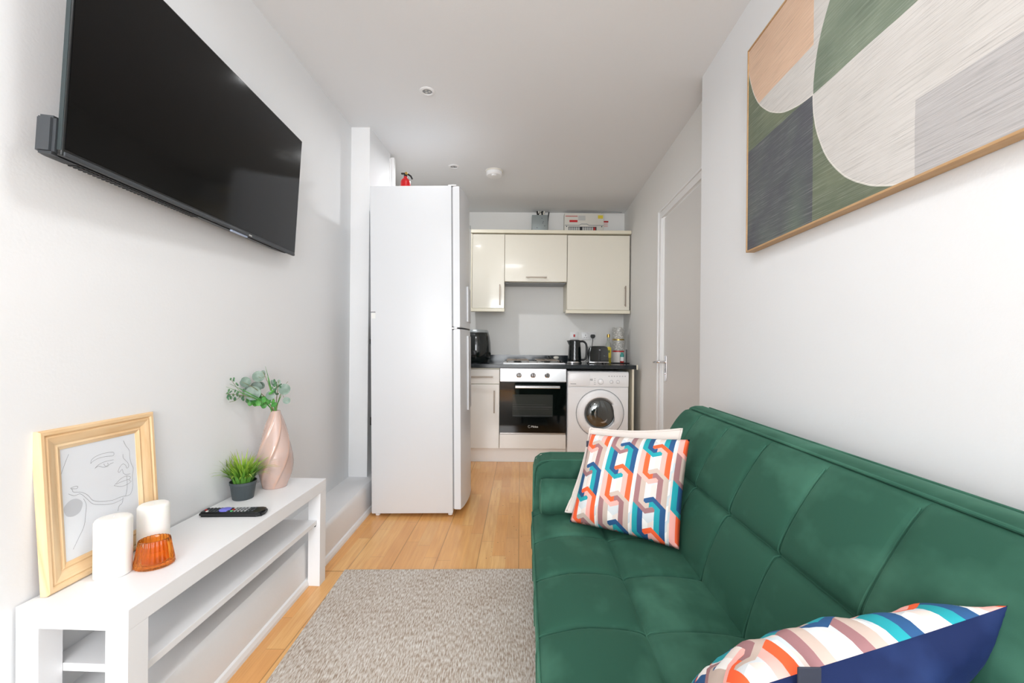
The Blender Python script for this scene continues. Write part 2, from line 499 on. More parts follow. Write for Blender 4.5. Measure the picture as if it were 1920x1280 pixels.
# ------------------------------------------------------------------ fittings on the ceiling
def spot(parent, xy, e, sz=.06):
    l = bpy.data.lights.new('downlight_and_fill', 'AREA'); l.shape = 'DISK'; l.size = sz; l.energy = e; l.color = (.97, .985, 1); l.spread = R(170)
    o = bpy.data.objects.new('downlight_and_fill', l); C.objects.link(o); o.location = (xy[0], xy[1], CZ - .012)
for i, (x, y, lab) in enumerate(((-.490, 2.405, 'white recessed downlight in the ceiling nearer the camera, above the room'),
                                 (-.478, 3.415, 'white recessed downlight in the ceiling beside the smoke alarm'))):
    t = thing('downlight', lab, 'ceiling light', (x, y, CZ), group='recessed ceiling downlights')
    b = nb(); lathe(b, [(.026, -.001), (.028, -.006), (.036, -.007), (.043, -.003), (.043, 0)], seg=36, caps=False); obj('trim_ring', b, whitep, t, True)
    b = nb(); lathe(b, [(0, -.0015), (.0265, -.0015), (.0265, -.0005), (0, -.0005)], seg=24); obj('lamp', b, greyp, t)
    spot(t, (x, y), 1.0 if i == 0 else 8.0)
    for k in range(3):
        a = k * 2 * PI / 3
        b = nb(); lathe(b, [(0, -.004), (.006, -.004), (.007, -.0015)], .013 * math.cos(a), .013 * math.sin(a), 0, 12); obj('led', b, label_g, t, True)
spot(None, (.0, .9), 7.5, .38)   # unseen fill light added at the ceiling over the sitting area, above the frame
t = thing('smoke_alarm', 'round white smoke alarm on the kitchen ceiling', 'smoke alarm', (-.158, 3.50, CZ))
b = nb(); lathe(b, [(.072, 0), (.072, -.008), (.066, -.010)], seg=40); obj('base', b, offwhitep, t, True)
b = nb(); lathe(b, [(.066, -.010), (.068, -.030), (.060, -.040), (.03, -.044), (0, -.044)], seg=40); obj('cover', b, whitep, t, True)
b = nb(); lathe(b, [(.02, -.044), (.019, -.052), (.012, -.055), (0, -.055)], 0, -.03, .004, 20); obj('test_button', b, whitep, t, True)

# ------------------------------------------------------------------ television
e_b0, e_b1, e_t1 = Vector((-1.006, .951, 1.4655)), Vector((-1.031, 2.02, 1.465)), Vector((-1.000, 2.02, 2.008))
ux = (e_b1 - e_b0); TW = ux.length; ux.normalize()
uz = (e_t1 - e_b1); uz -= ux * uz.dot(ux); THt = uz.length; uz.normalize()
un_ = ux.cross(uz)                                       # away from the wall
mt = Matrix((ux, un_, uz)).transposed().to_4x4()         # local x along the wall, y out into the room, z up
if un_.x < 0: raise RuntimeError('tv normal')
tv = thing('television', 'large black flat television mounted on the left wall, screen dark', 'television')
tv.matrix_world = Matrix.Translation(e_b0) @ mt
obj('screen', box(.006, TW - .006, -.002, .0, .016, THt - .005), screen_m, tv)
obj('bezel', box(0, TW, -.014, -.0015, 0, THt, bev=.003), tvback, tv)
obj('edge_trim', box(-.001, .0005, -.0125, -.003, .012, THt - .003), tvedge, tv)
b = nb(); prism(b, [(.004, -.054), (TW * .90, -.042), (TW * .985, -.014), (0.004, -.014)], .0, .085, bev=.006)
bx(b, .12, TW - .12, -.034, -.014, .085, .36, .008)
obj('back_casing', b, tvback, tv, True)
b = nb(); prism(b, [(-.010, -.014), (-.014, -.05), (.01, -.057), (.06, -.056), (.06, -.014)], .0, .085, bev=.006); obj('speaker_housing', b, darkgrey, tv, True)
b = nb()
for i in range(34): bx(b, .06 + i * .012, .066 + i * .012, -.048, -.026, -.002, .004)
obj('speaker_grille', b, blackp, tv)
obj('lower_lip', box(.004, TW - .004, -.013, .001, .000, .010, bev=.002), darkgrey, tv)
obj('badge', box(TW * .655, TW * .672, .001, .0016, .002, .007), label_g, tv)
obj('status_light', box(TW * .57, TW * .66, -.016, -.006, -.006, .001, bev=.002), M('status_lens', (190, 205, 235), .2), tv)
b = nb(); bx(b, .35, .75, -.062, -.03, .2, .32, .004); obj('wall_bracket', b, blackp, tv)

# ------------------------------------------------------------------ tv bench
th = math.atan(.031)
st = thing('tv_bench', 'long low white television bench with square legs against the left wall', 'tv bench', (-.853, .954, 0), (0, 0, -th))
ZT, SL, SD = .4515, .95, .262
obj('top', box(-SD, 0, 0, SL, ZT - .048, ZT, bev=.0015), lac, st)
for (x, y, z) in ((0, 0, 0), (0, SL, 0), (-SD, 0, 1), (-SD, SL, 1)):
    xa, xb = (-.053, -.0005) if x == 0 else (-SD + .0005, -SD + .053)
    ya, yb = (.0005, .053) if y == 0 else (SL - .053, SL - .0005)
    obj('leg', box(xa, xb, ya, yb, .1815 if z else 0, ZT - .048, bev=.001), lac, st)
obj('shelf', box(-SD + .012, -.014, .054, SL - .054, .268, .287, bev=.001), lac, st)
b = nb(); lathe(b, [(0, 0), (.004, 0), (.004, .004), (0, .004)], -.022, SL - .0575, .262, 10, axis='y'); obj('screw', b, darkgrey, st)

# ------------------------------------------------------------------ picture leaning on the bench
P0 = Vector((-1.078, 1.0, .4535)); d_ = Vector((.027, 1, 0)).normalized(); tl = R(4)
upv = Vector((-math.sin(tl), 0, math.cos(tl))); upv -= d_ * upv.dot(d_); upv.normalize()
nn = d_.cross(upv)
pf = thing('picture_frame', 'pale pine picture frame with a line drawing of a face, leaning on the white wall', 'picture frame')
pf.matrix_world = Matrix.Translation(P0) @ Matrix((d_, upv, nn)).transposed().to_4x4()   # local x right, y up, z out
X0, X1, Y1 = -.003, .309, .386
IX0, IX1, IY0, IY1 = .042, .262, .056, .344
def rail(p, q, inward):
    """a moulded rail mitred at both ends: cross-section stepped from the outer edge inwards"""
    b = nb(); prof = [(0, -.02), (0, -.004), (.004, 0), (.011, 0), (.015, -.005), (.019, -.002), (.034, -.006), (.040, -.011), (.045, -.008), (.050, -.011), (.054, -.013), (.054, -.02)]
    wtot = .054
    p, q, inward = Vector(p), Vector(q), Vector(inward)
    dr = (q - p).normalized(); A, B = [], []
    for s_, z_ in prof:
        A.append(b.verts.new((p + inward * s_ + dr * s_).to_tuple()[:2] + (z_,)))
        B.append(b.verts.new((q + inward * s_ - dr * s_).to_tuple()[:2] + (z_,)))
    n = len(prof)
    for i in range(n): b.faces.new([A[i], A[(i + 1) % n], B[(i + 1) % n], B[i]])
    b.faces.new(A); b.faces.new(B[::-1]); return b
for p, q, i_, mm in (((X0, 0, 0), (X0, Y1, 0), (1, 0, 0), pine_v), ((X1, Y1, 0), (X1, 0, 0), (-1, 0, 0), pine_v),
                     ((X0, Y1, 0), (X1, Y1, 0), (0, -1, 0), pine_h), ((X1, 0, 0), (X0, 0, 0), (0, 1, 0), pine_h)):
    obj('frame_rail', rail(p, q, i_), mm, pf, True)
obj('print', box(IX0 - .003, IX1 + .003, IY0 - .003, IY1 + .003, -.0165, -.0145), paper, pf)
obj('backing_board', box(X0 + .006, X1 - .006, .006, Y1 - .006, -.023, -.0201), M('brown_backing', (150, 98, 52), .8), pf)
STR = [[(.0718,.3161),(.063,.2977),(.0558,.2811),(.0518,.2712)],[(.1241,.2778),(.1279,.2879),(.1423,.2941),(.1631,.2957),(.1866,.2923),(.186,.2829),(.1668,.2858),(.1459,.2863),(.1316,.2829),(.1241,.2778)],[(.1343,.2622),(.1449,.2693),(.1617,.2728),(.1866,.2714)],[(.1343,.2622),(.1439,.2655),(.1567,.2591),(.1693,.2583),(.1747,.2622),(.1861,.264)],[(.1589,.2682),(.1611,.2619),(.166,.2597),(.1704,.2626),(.1691,.2679)],[(.2188,.3173),(.2257,.3007),(.2351,.2854),(.2351,.2637),(.2387,.2453),(.244,.2307),(.2397,.2101),(.2395,.184),(.2334,.1643),(.2236,.1591),(.203,.1629),(.1763,.1624),(.1431,.1712),(.1236,.1815),(.1128,.1979),(.0982,.2108),(.0782,.2184),(.0751,.2263),(.0717,.2305),(.0826,.2314),(.0888,.2293),(.0859,.2246),(.0734,.2288)],[(.215,.2797),(.2153,.2689),(.2273,.2528),(.2303,.2411),(.2239,.2373),(.2212,.2458),(.2133,.2523),(.2038,.2465),(.1977,.2356),(.202,.2322),(.2101,.2383),(.2126,.2269),(.2205,.2203),(.2336,.2185)],[(.1839,.2001),(.1922,.2057),(.2063,.2139),(.2225,.2154),(.2339,.2084),(.2286,.2005),(.2355,.1962),(.2233,.1914),(.2048,.1911),(.1839,.2001)],[(.1898,.2023),(.2102,.2042),(.2312,.204)],[(.2225,.2154),(.2223,.1896),(.2198,.1733),(.2158,.1618)],[(.0656,.2182),(.0795,.2088),(.0943,.2083),(.1085,.1916),(.123,.1726),(.1426,.1633),(.1757,.1531),(.2061,.1546)],[(.2074,.1596),(.2041,.1447),(.1948,.1397),(.1904,.1267)],[(.101,.1935),(.1069,.1766),(.1044,.1542),(.0989,.1254),(.0844,.101),(.0692,.0778)]]
b = nb()
for s_ in STR:
    pts = curve_pts([(p[0], p[1], -.0142) for p in s_], 4)
    L_, R_ = [], []
    for i, p in enumerate(pts):
        dd = pts[min(i + 1, len(pts) - 1)] - pts[max(i - 1, 0)]
        if dd.length < 1e-7: dd = Vector((1, 0, 0))
        dd.normalize(); nrm = Vector((-dd.y, dd.x, 0)) * .00028
        L_.append(b.verts.new(p + nrm)); R_.append(b.verts.new(p - nrm))
    for i in range(len(pts) - 1): b.faces.new([L_[i], L_[i + 1], R_[i + 1], R_[i]])
obj('line_drawing', b, ink, pf)
b = nb()
for (cx, cy, rx, ry) in ((.0756, .180, .0225, .0215),):
    vsx = [b.verts.new((cx + rx * math.cos(a * PI / 16) * (1 + .04 * math.sin(a)), cy + ry * math.sin(a * PI / 16), -.01435)) for a in range(32)]
    b.faces.new(vsx)
obj('ink_blot', b, ink_soft, pf)

# ------------------------------------------------------------------ things on the bench
def candle(x, y, r, h, lab):
    t = thing('pillar_candle', lab, 'candle', (x, y, ZT), group='cream pillar candles on the bench')
    b = nb(); lathe(b, [(r - .003, 0), (r, .003), (r, h - .007), (r - .002, h - .003), (r - .006, h), (r * .5, h + .001), (.004, h), (0, h)], seg=48)
    obj('wax_body', b, wax, t, True)
    b = nb(); tube(b, [(0, 0, h - .006), (.0005, 0, h + .001), (.002, .001, h + .003)], .0009, 6); obj('wick', b, label_w, t)
candle(-1.026, 1.103, .0385, .147, 'cream pillar candle in front, nearest the camera on the bench')
candle(-1.027, 1.228, .0375, .136, 'cream pillar candle behind the orange glass holder')
t = thing('votive_holder', 'ribbed orange glass tealight holder beside the candles', 'candle holder', (-.957, 1.148, ZT + .0006), (0, 0, R(20)))
b = nb(); seg = 96
rib = lambda r, h, a: r * (1 + (.06 * math.cos(24 * a) if h > .002 else 0))
lathe(b, [(0, 0), (.040, 0), (.043, .003), (.0415, .018), (.036, .052), (.0335, .070), (.032, .072)], seg=seg, sy=.86, fn=rib, caps=False)
lathe(b, [(.032, .072), (.030, .070), (.032, .05), (.036, .02), (.033, .010), (0, .009)], seg=seg, sy=.86, caps=False)
obj('glass', b, orange_glass, t, 'all')
# remote control
t = thing('remote_control', 'black television remote control with coloured buttons on the white bench', 'remote control', (-.966, 1.492, ZT), (0, 0, R(4)))
b = nb(); prism(b, [(-.108, -.015), (-.104, -.022), (.085, -.025), (.104, -.023), (.108, 0), (.104, .023), (.085, .025), (-.104, .022), (-.108, .015)], 0, .017, bev=.005); obj('body', b, blackp, t, True)
rb = random.Random(2)
for c_ in range(15):
    for r_ in range(3):
        x, y = -.094 + c_ * .0115, -.013 + r_ * .013
        if 5 <= c_ <= 6 : continue
        mm = darkgrey
        if c_ == 0 and r_ == 1: mm = redp
        if c_ == 1 and r_ == 0: mm = label_w
        if c_ == 8: mm = (M('remote_green', (90, 190, 120), .5), redp, label_g)[r_]
        if c_ in (9, 10, 11, 12) : mm = greyp
        obj('button', box(x - .0035, x + .0035, y - .004, y + .004, .016, .0195, bev=.001), mm, t)
b = nb(); lathe(b, [(.019, .0160), (.019, .0195), (.017, .0205), (0, .0205)], -.030, 0, 0, 24); obj('direction_pad', b, labelblue, t, True)
# potted grass
t = thing('potted_grass', 'small artificial grass plant in a dark grey pot on the bench', 'potted plant', (-1.036, 1.652, ZT))
b = nb(); lathe(b, [(.034, 0), (.036, .002), (.044, .056), (.046, .058), (.0465, .068), (.044, .068), (.041, .056), (0, .056)], seg=48); obj('pot', b, potm, t, True)
b = nb(); lathe(b, [(.040, .0565), (.03, .060), (0, .061)], seg=24, caps=False); obj('soil', b, soil, t, True)
b = nb(); tl_ = b.verts.layers.float.new('tip'); rg = random.Random(5)
for i in range(190):
    a = rg.uniform(0, 2 * PI); r0 = .034 * math.sqrt(rg.random()); base = Vector((r0 * math.cos(a), r0 * math.sin(a), .058))
    lean = (.25 + r0 / .034) * rg.uniform(.4, 1.0); Ln = rg.uniform(.07, .135)
    a2 = a + rg.uniform(-.5, .5); dirv = Vector((math.cos(a2), math.sin(a2), 0)); side = Vector((-dirv.y, dirv.x, 0))
    wd = rg.uniform(.0026, .0046); prev = None; n = 7
    p = base.copy(); ang = .1 * lean
    for j in range(n + 1):
        tt = j / n; w_ = wd * (1 - tt ** 2.2) + .0002
        l = b.verts.new(p + side * w_ ); r_ = b.verts.new(p - side * w_ ); l[tl_] = r_[tl_] = tt
        if p.x + t.location.x < xl(1.65) + .004: l.co.x = r_.co.x = xl(1.65) + .004 - t.location.x
        if prev: b.faces.new([prev[0], l, r_, prev[1]])
        prev = (l, r_)
        ang += lean * .24; ang = min(ang, 1.75)
        p = p + (dirv * math.sin(ang) + Vector((0, 0, 1)) * math.cos(ang)) * (Ln / n)
obj('grass_blades', b, grass_m, t, 'all')
# vase
VX, VY = -.992, 1.795
t = thing('vase', 'blush pink glazed vase with spiral ridges at the far end of the bench', 'vase', (VX, VY, ZT))
b = nb(); rl = b.verts.layers.float.new('ridge')
ctrl = [(0, .046), (.02, .053), (.05, .062), (.09, .0675), (.13, .067), (.17, .060), (.21, .050), (.25, .039), (.28, .030), (.305, .021), (.318, .0165)]
def rz(h):
    for (h0, r0), (h1, r1) in zip(ctrl, ctrl[1:]):
        if h <= h1 + 1e-9:
            tt = (h - h0) / (h1 - h0); return r0 + (r1 - r0) * tt
    return ctrl[-1][1]
rows = []; SEG = 120; NH = 64
for j in range(NH + 1):
    h_ = .318 * j / NH; ring = []
    amp = .11 * min(1, h_ / .03) * min(1, (.34 - h_) / .08)
    rs = (rz(max(h_ - .008, 0)) + rz(h_) + rz(min(h_ + .008, .318))) / 3
    for i in range(SEG):
        a = 2 * PI * i / SEG; ph = (6 * (a - h_ * 6.6)) / (2 * PI); f_ = ph - math.floor(ph)
        rd = (f_ ** 1.6) if f_ < .9 else (.9 ** 1.6) * (1 - f_) / .1
        r_ = rs * (1 + amp * (rd - .5)); v = b.verts.new((r_ * math.cos(a), r_ * math.sin(a), h_)); v[rl] = max(0, (rd - .55) * 2.2); ring.append(v)
    rows.append(ring)
for k_, (r_, h_) in enumerate(((.0135, .318), (.012, .29), (.012, .2), (0.001, .2))):
    rows.append([b.verts.new((r_ * math.cos(2 * PI * i / SEG), r_ * math.sin(2 * PI * i / SEG), h_)) for i in range(SEG)])
for A, B in zip(rows, rows[1:]):
    for i in range(SEG): b.faces.new([A[i], A[(i + 1) % SEG], B[(i + 1) % SEG], B[i]])
b.faces.new(rows[0])
obj('body', b, vase_m, t, 'all')
# sprigs in the vase
def leaf(bm, c, r, nrm, up, asp=1.0, cup=.12):
    nrm = Vector(nrm).normalized(); up = Vector(up); up -= nrm * up.dot(nrm); up.normalize(); sd = nrm.cross(up)
    ctr = bm.verts.new(c - nrm * r * cup); ring = []
    ring2 = []
    for i in range(16):
        a = 2 * PI * i / 16; rr = r * (1 + .08 * math.cos(a))
        ring.append(bm.verts.new(c + (up * math.cos(a) * rr + sd * math.sin(a) * rr * asp)))
        ring2.append(bm.verts.new(c - nrm * r * cup * .75 + (up * math.cos(a) * rr + sd * math.sin(a) * rr * asp) * .5))
    for i in range(16):
        bm.faces.new([ctr, ring2[i], ring2[(i + 1) % 16]]); bm.faces.new([ring2[i], ring[i], ring[(i + 1) % 16], ring2[(i + 1) % 16]])
mouth = Vector((VX, VY, ZT + .318))
def Pc(cx, cy, Y):
    px = 380 + cx / 4.573
    return P(px, 680 + cy / 4.573, min(Y, 1.082 * F / abs(px - 959)))     # leaves keep clear of the wall
def sprig(name, lab, tip, leaves, lm, sm=stemm, stems=(), bend=.02):
    t = thing(name, lab, 'foliage sprig', mouth - Vector((0, 0, .1)), group='sprigs in the pink vase')
    t0 = t.location.copy(); off = tip - mouth
    st0 = mouth - Vector((0, 0, .105)) + Vector((off.x * .02, off.y * .02, 0))
    m1 = mouth + Vector((max(-.009, min(.009, off.x * .09)), max(-.009, min(.009, off.y * .09)), .002))
    b = nb(); pts = curve_pts([st0 - t0, m1 - t0, mouth + off * .5 + Vector((0, 0, bend)) - t0, tip - t0], 5)
    tube(b, pts, [.0022 - .0014 * i / len(pts) for i in range(len(pts))], 6)
    for q in stems: tube(b, curve_pts([mouth + off * q[1] + Vector((0, 0, bend * .8)) - t0, (q[0] + mouth + off * q[1]) / 2 - t0, q[0] - t0], 3), .0008, 5)
    obj('stem', b, sm, t, True)
    b = nb()
    for (c, r, nrm, up, asp) in leaves: leaf(b, c - t0, r, nrm, up, asp)
    obj('leaves', b, lm, t, True)
S = 1 / 4.573 / F * 1.78
rg = random.Random(11)
def L(cx, cy, r, Y, asp=1.0, nx=0, nz=0): return (Pc(cx, cy, Y), r * S, (nx + .45, -1, nz + .25), (rg.uniform(-.5, .5), 0, 1), asp)
sprig('eucalyptus_sprig', 'silver-green eucalyptus sprig with the largest round leaf, leaning left', Pc(340, 165, 1.76),
      [L(430, 265, 60, 1.74), L(366, 168, 50, 1.76, .8, .2, .5), L(460, 205, 40, 1.79, 1.1), L(385, 225, 26, 1.77, .8)], leaf_e, stems=[(Pc(430, 265, 1.745), .5), (Pc(460, 205, 1.79), .6)])
sprig('eucalyptus_sprig', 'silver-green eucalyptus sprig standing upright in the middle of the vase', Pc(515, 75, 1.79),
      [L(478, 120, 48, 1.78, 1.0), L(515, 95, 30, 1.80, .7), L(505, 195, 32, 1.82, .8), L(580, 282, 38, 1.74, .9, .3)], leaf_e, stems=[(Pc(580, 282, 1.745), .35), (Pc(478, 120, 1.78), .8)])
sprig('eucalyptus_sprig', 'silver-green eucalyptus sprig drooping to the right of the vase', Pc(715, 200, 1.80),
      [L(700, 230, 48, 1.79, 1.0, -.2), L(718, 325, 30, 1.79), L(602, 175, 30, 1.81, .5), L(655, 165, 24, 1.8, .6)], leaf_e, stems=[(Pc(718, 325, 1.79), .6)])
lv = []
for i in range(26):
    f_ = rg.random(); cx = 205 + 190 * f_ + rg.uniform(-14, 14); cy = 255 + 30 * f_ + rg.uniform(-42, 52)
    lv.append(L(cx, cy, rg.uniform(11, 17), 1.76 + rg.uniform(-.02, .02), .6, rg.uniform(-1, 1), rg.uniform(-.6, 1)))
for cx, cy in ((240, 140), (265, 150), (268, 135), (290, 180), (300, 190)): lv.append(L(cx, cy, 12, 1.77, .55, .5, .5))
sprig('leafy_sprig', 'sprig of tiny dark green leaves reaching furthest left from the vase', Pc(195, 265, 1.76), lv, leaf_d, stems=[(Pc(240, 138, 1.77), .6), (Pc(230, 335, 1.75), .7)])
lv = []
for i in range(34):
    cx = rg.gauss(500, 55); cy = rg.gauss(325, 28)
    if cx > 615 or cx < 395 or cy > 378: continue
    lv.append(L(cx, cy, rg.uniform(18, 27), 1.755 + rg.uniform(-.02, .02), .85, rg.uniform(-.8, .8), rg.uniform(-.3, 1)))
sprig('leafy_sprig', 'bright green small-leaved cluster low over the vase rim', Pc(430, 335, 1.76), lv, leaf_g)
lv = []
for i in range(22): lv.append(L(rg.gauss(630, 24), rg.gauss(225, 40), rg.uniform(12, 20), 1.80 + rg.uniform(-.02, .02), .5, rg.uniform(-.8, .8), rg.uniform(-.3, 1)))
sprig('leafy_sprig', 'narrow green leafy sprig between the upright and the drooping eucalyptus', Pc(655, 150, 1.80), lv, leaf_d, stems=[(Pc(730, 160, 1.8), .5), (Pc(640, 350, 1.79), .2)])
t = thing('grassy_sprig', 'thin upright grassy spike rising highest from the vase', 'foliage sprig', mouth - Vector((0, 0, .1)), group='sprigs in the pink vase')
t0 = t.location.copy()
b = nb()
for k_, tip in enumerate((Pc(537, 30, 1.785), Pc(560, 150, 1.78), Pc(200, 205, 1.775), Pc(232, 180, 1.77), Pc(600, 340, 1.78), Pc(680, 270, 1.79), Pc(555, 120, 1.8))):
    tube(b, curve_pts([mouth - Vector((0, 0, .1)) - t0, mouth + (tip - mouth) * .12 - t0, (mouth + tip) / 2 + Vector((0, 0, .008)) - t0, tip - t0], 4), [.0016] * 7 + [.0024, .0022, .0018, .0012, .0007, .0004], 5)
obj('blades', b, leaf_g, t, True)

# ------------------------------------------------------------------ fridge freezer
fr = thing('fridge_freezer', 'tall white fridge freezer standing side-on in the middle of the room', 'fridge freezer', (-.848, 2.604, .004), (0, R(-.8), 0))
FD, FW_, FH_ = .497, .54, 2.014
obj('cabinet', box(0, FD, 0, FW_, .014, FH_, bev=.004), fridge_m, fr, True)
def fdoor(z0, z1):
    b = nb(); n = 14; pts = [(FD + .008, 0.004)]
    for i in range(n + 1):
        s_ = i / n; pts.append((FD + .048 + .03 * math.sin(PI * s_) ** .8, .004 + (FW_ - .008) * s_))
    pts.append((FD + .008, FW_ - .004)); prism(b, pts, z0, z1)
    bmesh.ops.bevel(b, geom=[e for e in b.edges if abs(e.verts[0].co.z - e.verts[1].co.z) < 1e-6], offset=.004, segments=2, affect='EDGES'); return b
for z0, z1, hz0, hz1, hn in ((1.148, FH_ - .002, 1.19, 1.42, 0), (.035, 1.138, .62, 1.10, 1)):
    dr = obj('door', fdoor(z0, z1), fridge_m, fr, True)
    obj('gasket', box(FD + .0005, FD + .0075, .008, FW_ - .008, z0 + .006, z1 - .006), greyp, fr)
    # vertical grip panel near the far edge of each door
    b = nb(); bx(b, FD + .060, FD + .0825, FW_ * .30, FW_ * .62, hz0, hz1, .004); g_ = obj('grip_panel', b, fridge_g, dr)
    b = nb(); bx(b, FD + .0780, FD + .0835, FW_ * .30, FW_ * .36, hz0, hz1, .001); obj('handle', b, fridge_m, dr, True)
b = nb(); lathe(b, [(0, 0), (.014, 0), (.012, .004), (0, .004)], FD + .0745, FW_ * .75, 1.87, 20, axis='x'); obj('badge', b, silverline, fr)
obj('hinge', box(FD - .02, FD + .030, .002, .05, FH_ - .001, FH_ + .006, bev=.002), whitep, fr); obj('hinge', box(FD - .01, FD + .03, .002, .05, 1.139, 1.1475, bev=.001), whitep, fr)
for x, y in ((.03, .03), (FD - .02, .03), (.03, FW_ - .03), (FD - .02, FW_ - .03)):
    b = nb(); lathe(b, [(.014, -.003 - (.0 if x > .1 else .0)), (.014, .014), (0, .014)], x, y, 0, 16); obj('foot', b, whitep, fr)
b = nb(); bx(b, .0, .03, -.0008, .0, 1.242, 1.246); obj('mark', b, darkgrey, fr)
obj('rating_label', box(.006, .03, -.0008, 0, 1.205, 1.238), label_w, fr)
b = nb(); bx(b, -.006, .0, .05, FW_ - .05, .3, 1.2); bx(b, -.014, -.006, .02, .05, .55, .60); bx(b, -.014, -.006, .02, .05, 1.05, 1.08); obj('rear_condenser', b, blackp, fr)

# fire extinguisher on top of the fridge
t = thing('fire_extinguisher', 'small red fire extinguisher standing on top of the fridge', 'fire extinguisher', (-.733, 2.90, 2.031))
b = nb(); lathe(b, [(.030, 0), (.033, .004), (.034, .12), (.031, .132), (.022, .143), (.013, .150), (.013, .160), (0, .160)], seg=32); obj('cylinder', b, red, t, True)
b = nb(); lathe(b, [(.012, .160), (.013, .178), (0, .178)], seg=16); bx(b, -.03, .012, -.008, .008, .176, .186, .003); obj('valve', b, blackp, t, True)
b = nb(); tube(b, [(.012, 0, .180), (.035, 0, .165), (.045, 0, .145)], .006, 8); obj('lever', b, blackp, t, True)
b = nb(); lathe(b, [(0, -.006), (.009, -.006), (.009, .006), (0, .006)], .008, -.012, .178, 16, axis='y'); obj('gauge', b, brass, t, True)

# ------------------------------------------------------------------ rug
b = nb(); bx(b, 0, 1.25, -2.35, 0, .0005, .009, .002)
rug = obj('rug', b, rug_m, None); rug.location = (-.765, 1.975, 0); rug.rotation_euler = (0, 0, R(1.4))
tag(rug, 'beige and grey woven rug on the wooden floor in front of the sofa', 'rug')

# ------------------------------------------------------------------ sofa
sofa = thing('sofa_bed', 'dark green velvet tufted sofa bed along the right wall', 'sofa', (0, 1.3, 0), (0, 0, -math.atan(.030)))
SX0, YE, YN = .078, 1.835 - 1.3, .45 - 1.3
seams = [1.789 - 1.3 - .248 * i for i in range(6)]
def crease(v, w): return math.exp(-(abs(v) / w) ** 1.0)
def domef(y):
    ed = [YN - .05] + sorted(seams) + [YE + .2]
    for a, c in zip(ed, ed[1:]):
        if a <= y <= c:
            s_ = (y - a) / (c - a) if c - a > .2 or True else .5
            return math.sqrt(max(0, 4 * s_ * (1 - s_)))
    return 0
def interp(ctrl, t):
    for (t0, a), (t1, c) in zip(ctrl, ctrl[1:]):
        if t <= t1 + 1e-9: return a + (c - a) * (t - t0) / max(t1 - t0, 1e-9)
    return ctrl[-1][1]
def ylist(a, c, n):
    s_ = {round(a + (c - a) * i / n, 5) for i in range(n + 1)}
    for q in seams:
        for dlt in (-.012, -.006, -.003, 0, .003, .006, .012):
            if a < q + dlt < c: s_.add(round(q + dlt, 5))
    return sorted(s_)
# seat: profile over x from the front bottom edge over the top to the crease
ysx = ylist(YN, YE, 130)
XM, XC = .340, .575
xs_ = [SX0 + (XC + .03 - SX0) * i / 56 for i in range(57)]
b = nb(); rows = []
for y in ysx:
    ring = [b.verts.new((SX0 + .004, y, .16)), b.verts.new((SX0 - .001, y, .20)), b.verts.new((SX0 - .003, y, .27)), b.verts.new((SX0 - .001, y, .305))]
    sm_ = min(abs(y - q) for q in seams)
    for x in xs_:
        if x < XM: s_ = (x - SX0) / (XM - SX0)
        else: s_ = (x - XM) / (XC + .02 - XM)
        s_ = min(max(s_, 0), 1)
        dm = math.sqrt(max(0, 1 - (2 * s_ - 1) ** 2)) if x >= XM else math.sqrt(max(0, 1 - (1 - min(s_ * 1.0, 1)) ** 4)) if s_ < .45 else math.sqrt(max(0, 1 - (2 * s_ - 1) ** 2)) * .5 + .5 * math.sqrt(max(0, 1 - (2 * s_ - 1) ** 4))
        zb = .335 + .015 * min(1, (x - SX0) / .1) - .006 * max(0, (x - XM) / (XC - XM))
        z = zb + .026 * dm
        z += .012 * (domef(y) - .6) * dm
        z -= .012 * crease(sm_, .007) * (.3 + .7 * dm)
        z -= .007 * crease(x - XM, .006)
        ring.append(b.verts.new((x, y, z)))
    ring.append(b.verts.new((XC + .03, y, .16)))
    rows.append(ring)
for A, B in zip(rows, rows[1:]):
    for i in range(len(A) - 1): b.faces.new([A[i], A[i + 1], B[i + 1], B[i]])
    b.faces.new([A[-1], A[0], B[0], B[-1]])
b.faces.new(rows[0]); b.faces.new(rows[-1][::-1])
seat = obj('seat', b, green, sofa, 'all')
# seat piping: stitched cords along the seams
def seatz(x, y):
    s_ = (x - SX0) / (XM - SX0) if x < XM else (x - XM) / (XC + .02 - XM); s_ = min(max(s_, 0), 1)
    dm = math.sqrt(max(0, 1 - (2 * s_ - 1) ** 2)) if x >= XM else math.sqrt(max(0, 1 - (1 - s_) ** 4)) if s_ < .45 else math.sqrt(max(0, 1 - (2 * s_ - 1) ** 2)) * .5 + .5 * math.sqrt(max(0, 1 - (2 * s_ - 1) ** 4))
    zb = .335 + .015 * min(1, (x - SX0) / .1) - .006 * max(0, (x - XM) / (XC - XM))
    return zb + .026 * dm + .012 * (0 - .6) * dm - .012 * (.3 + .7 * dm) - (.007 * crease(x - XM, .006))
for q in seams:
    b = nb(); pts = [(x, q + .004, seatz(x, q) + .0045) for x in xs_ if x < XC]
    tube(b, [(SX0 - .003, q + .004, .2), (SX0 - .005, q + .004, .29)] + pts, .0018, 6); obj('seam_cord', b, green_pipe, seat, True)
b = nb(); tube(b, [(XM, y, .3458 + .002) for y in ysx], .002, 6); obj('seam_cord', b, green_pipe, seat, True)
b = nb(); tube(b, [(SX0 - .001, y, .337) for y in ysx], .003, 6); obj('front_piping', b, green_pipe, seat, True)
obj('base', box(SX0 + .012, .70, -.985, .66, .12, .20, bev=.006), green, sofa)
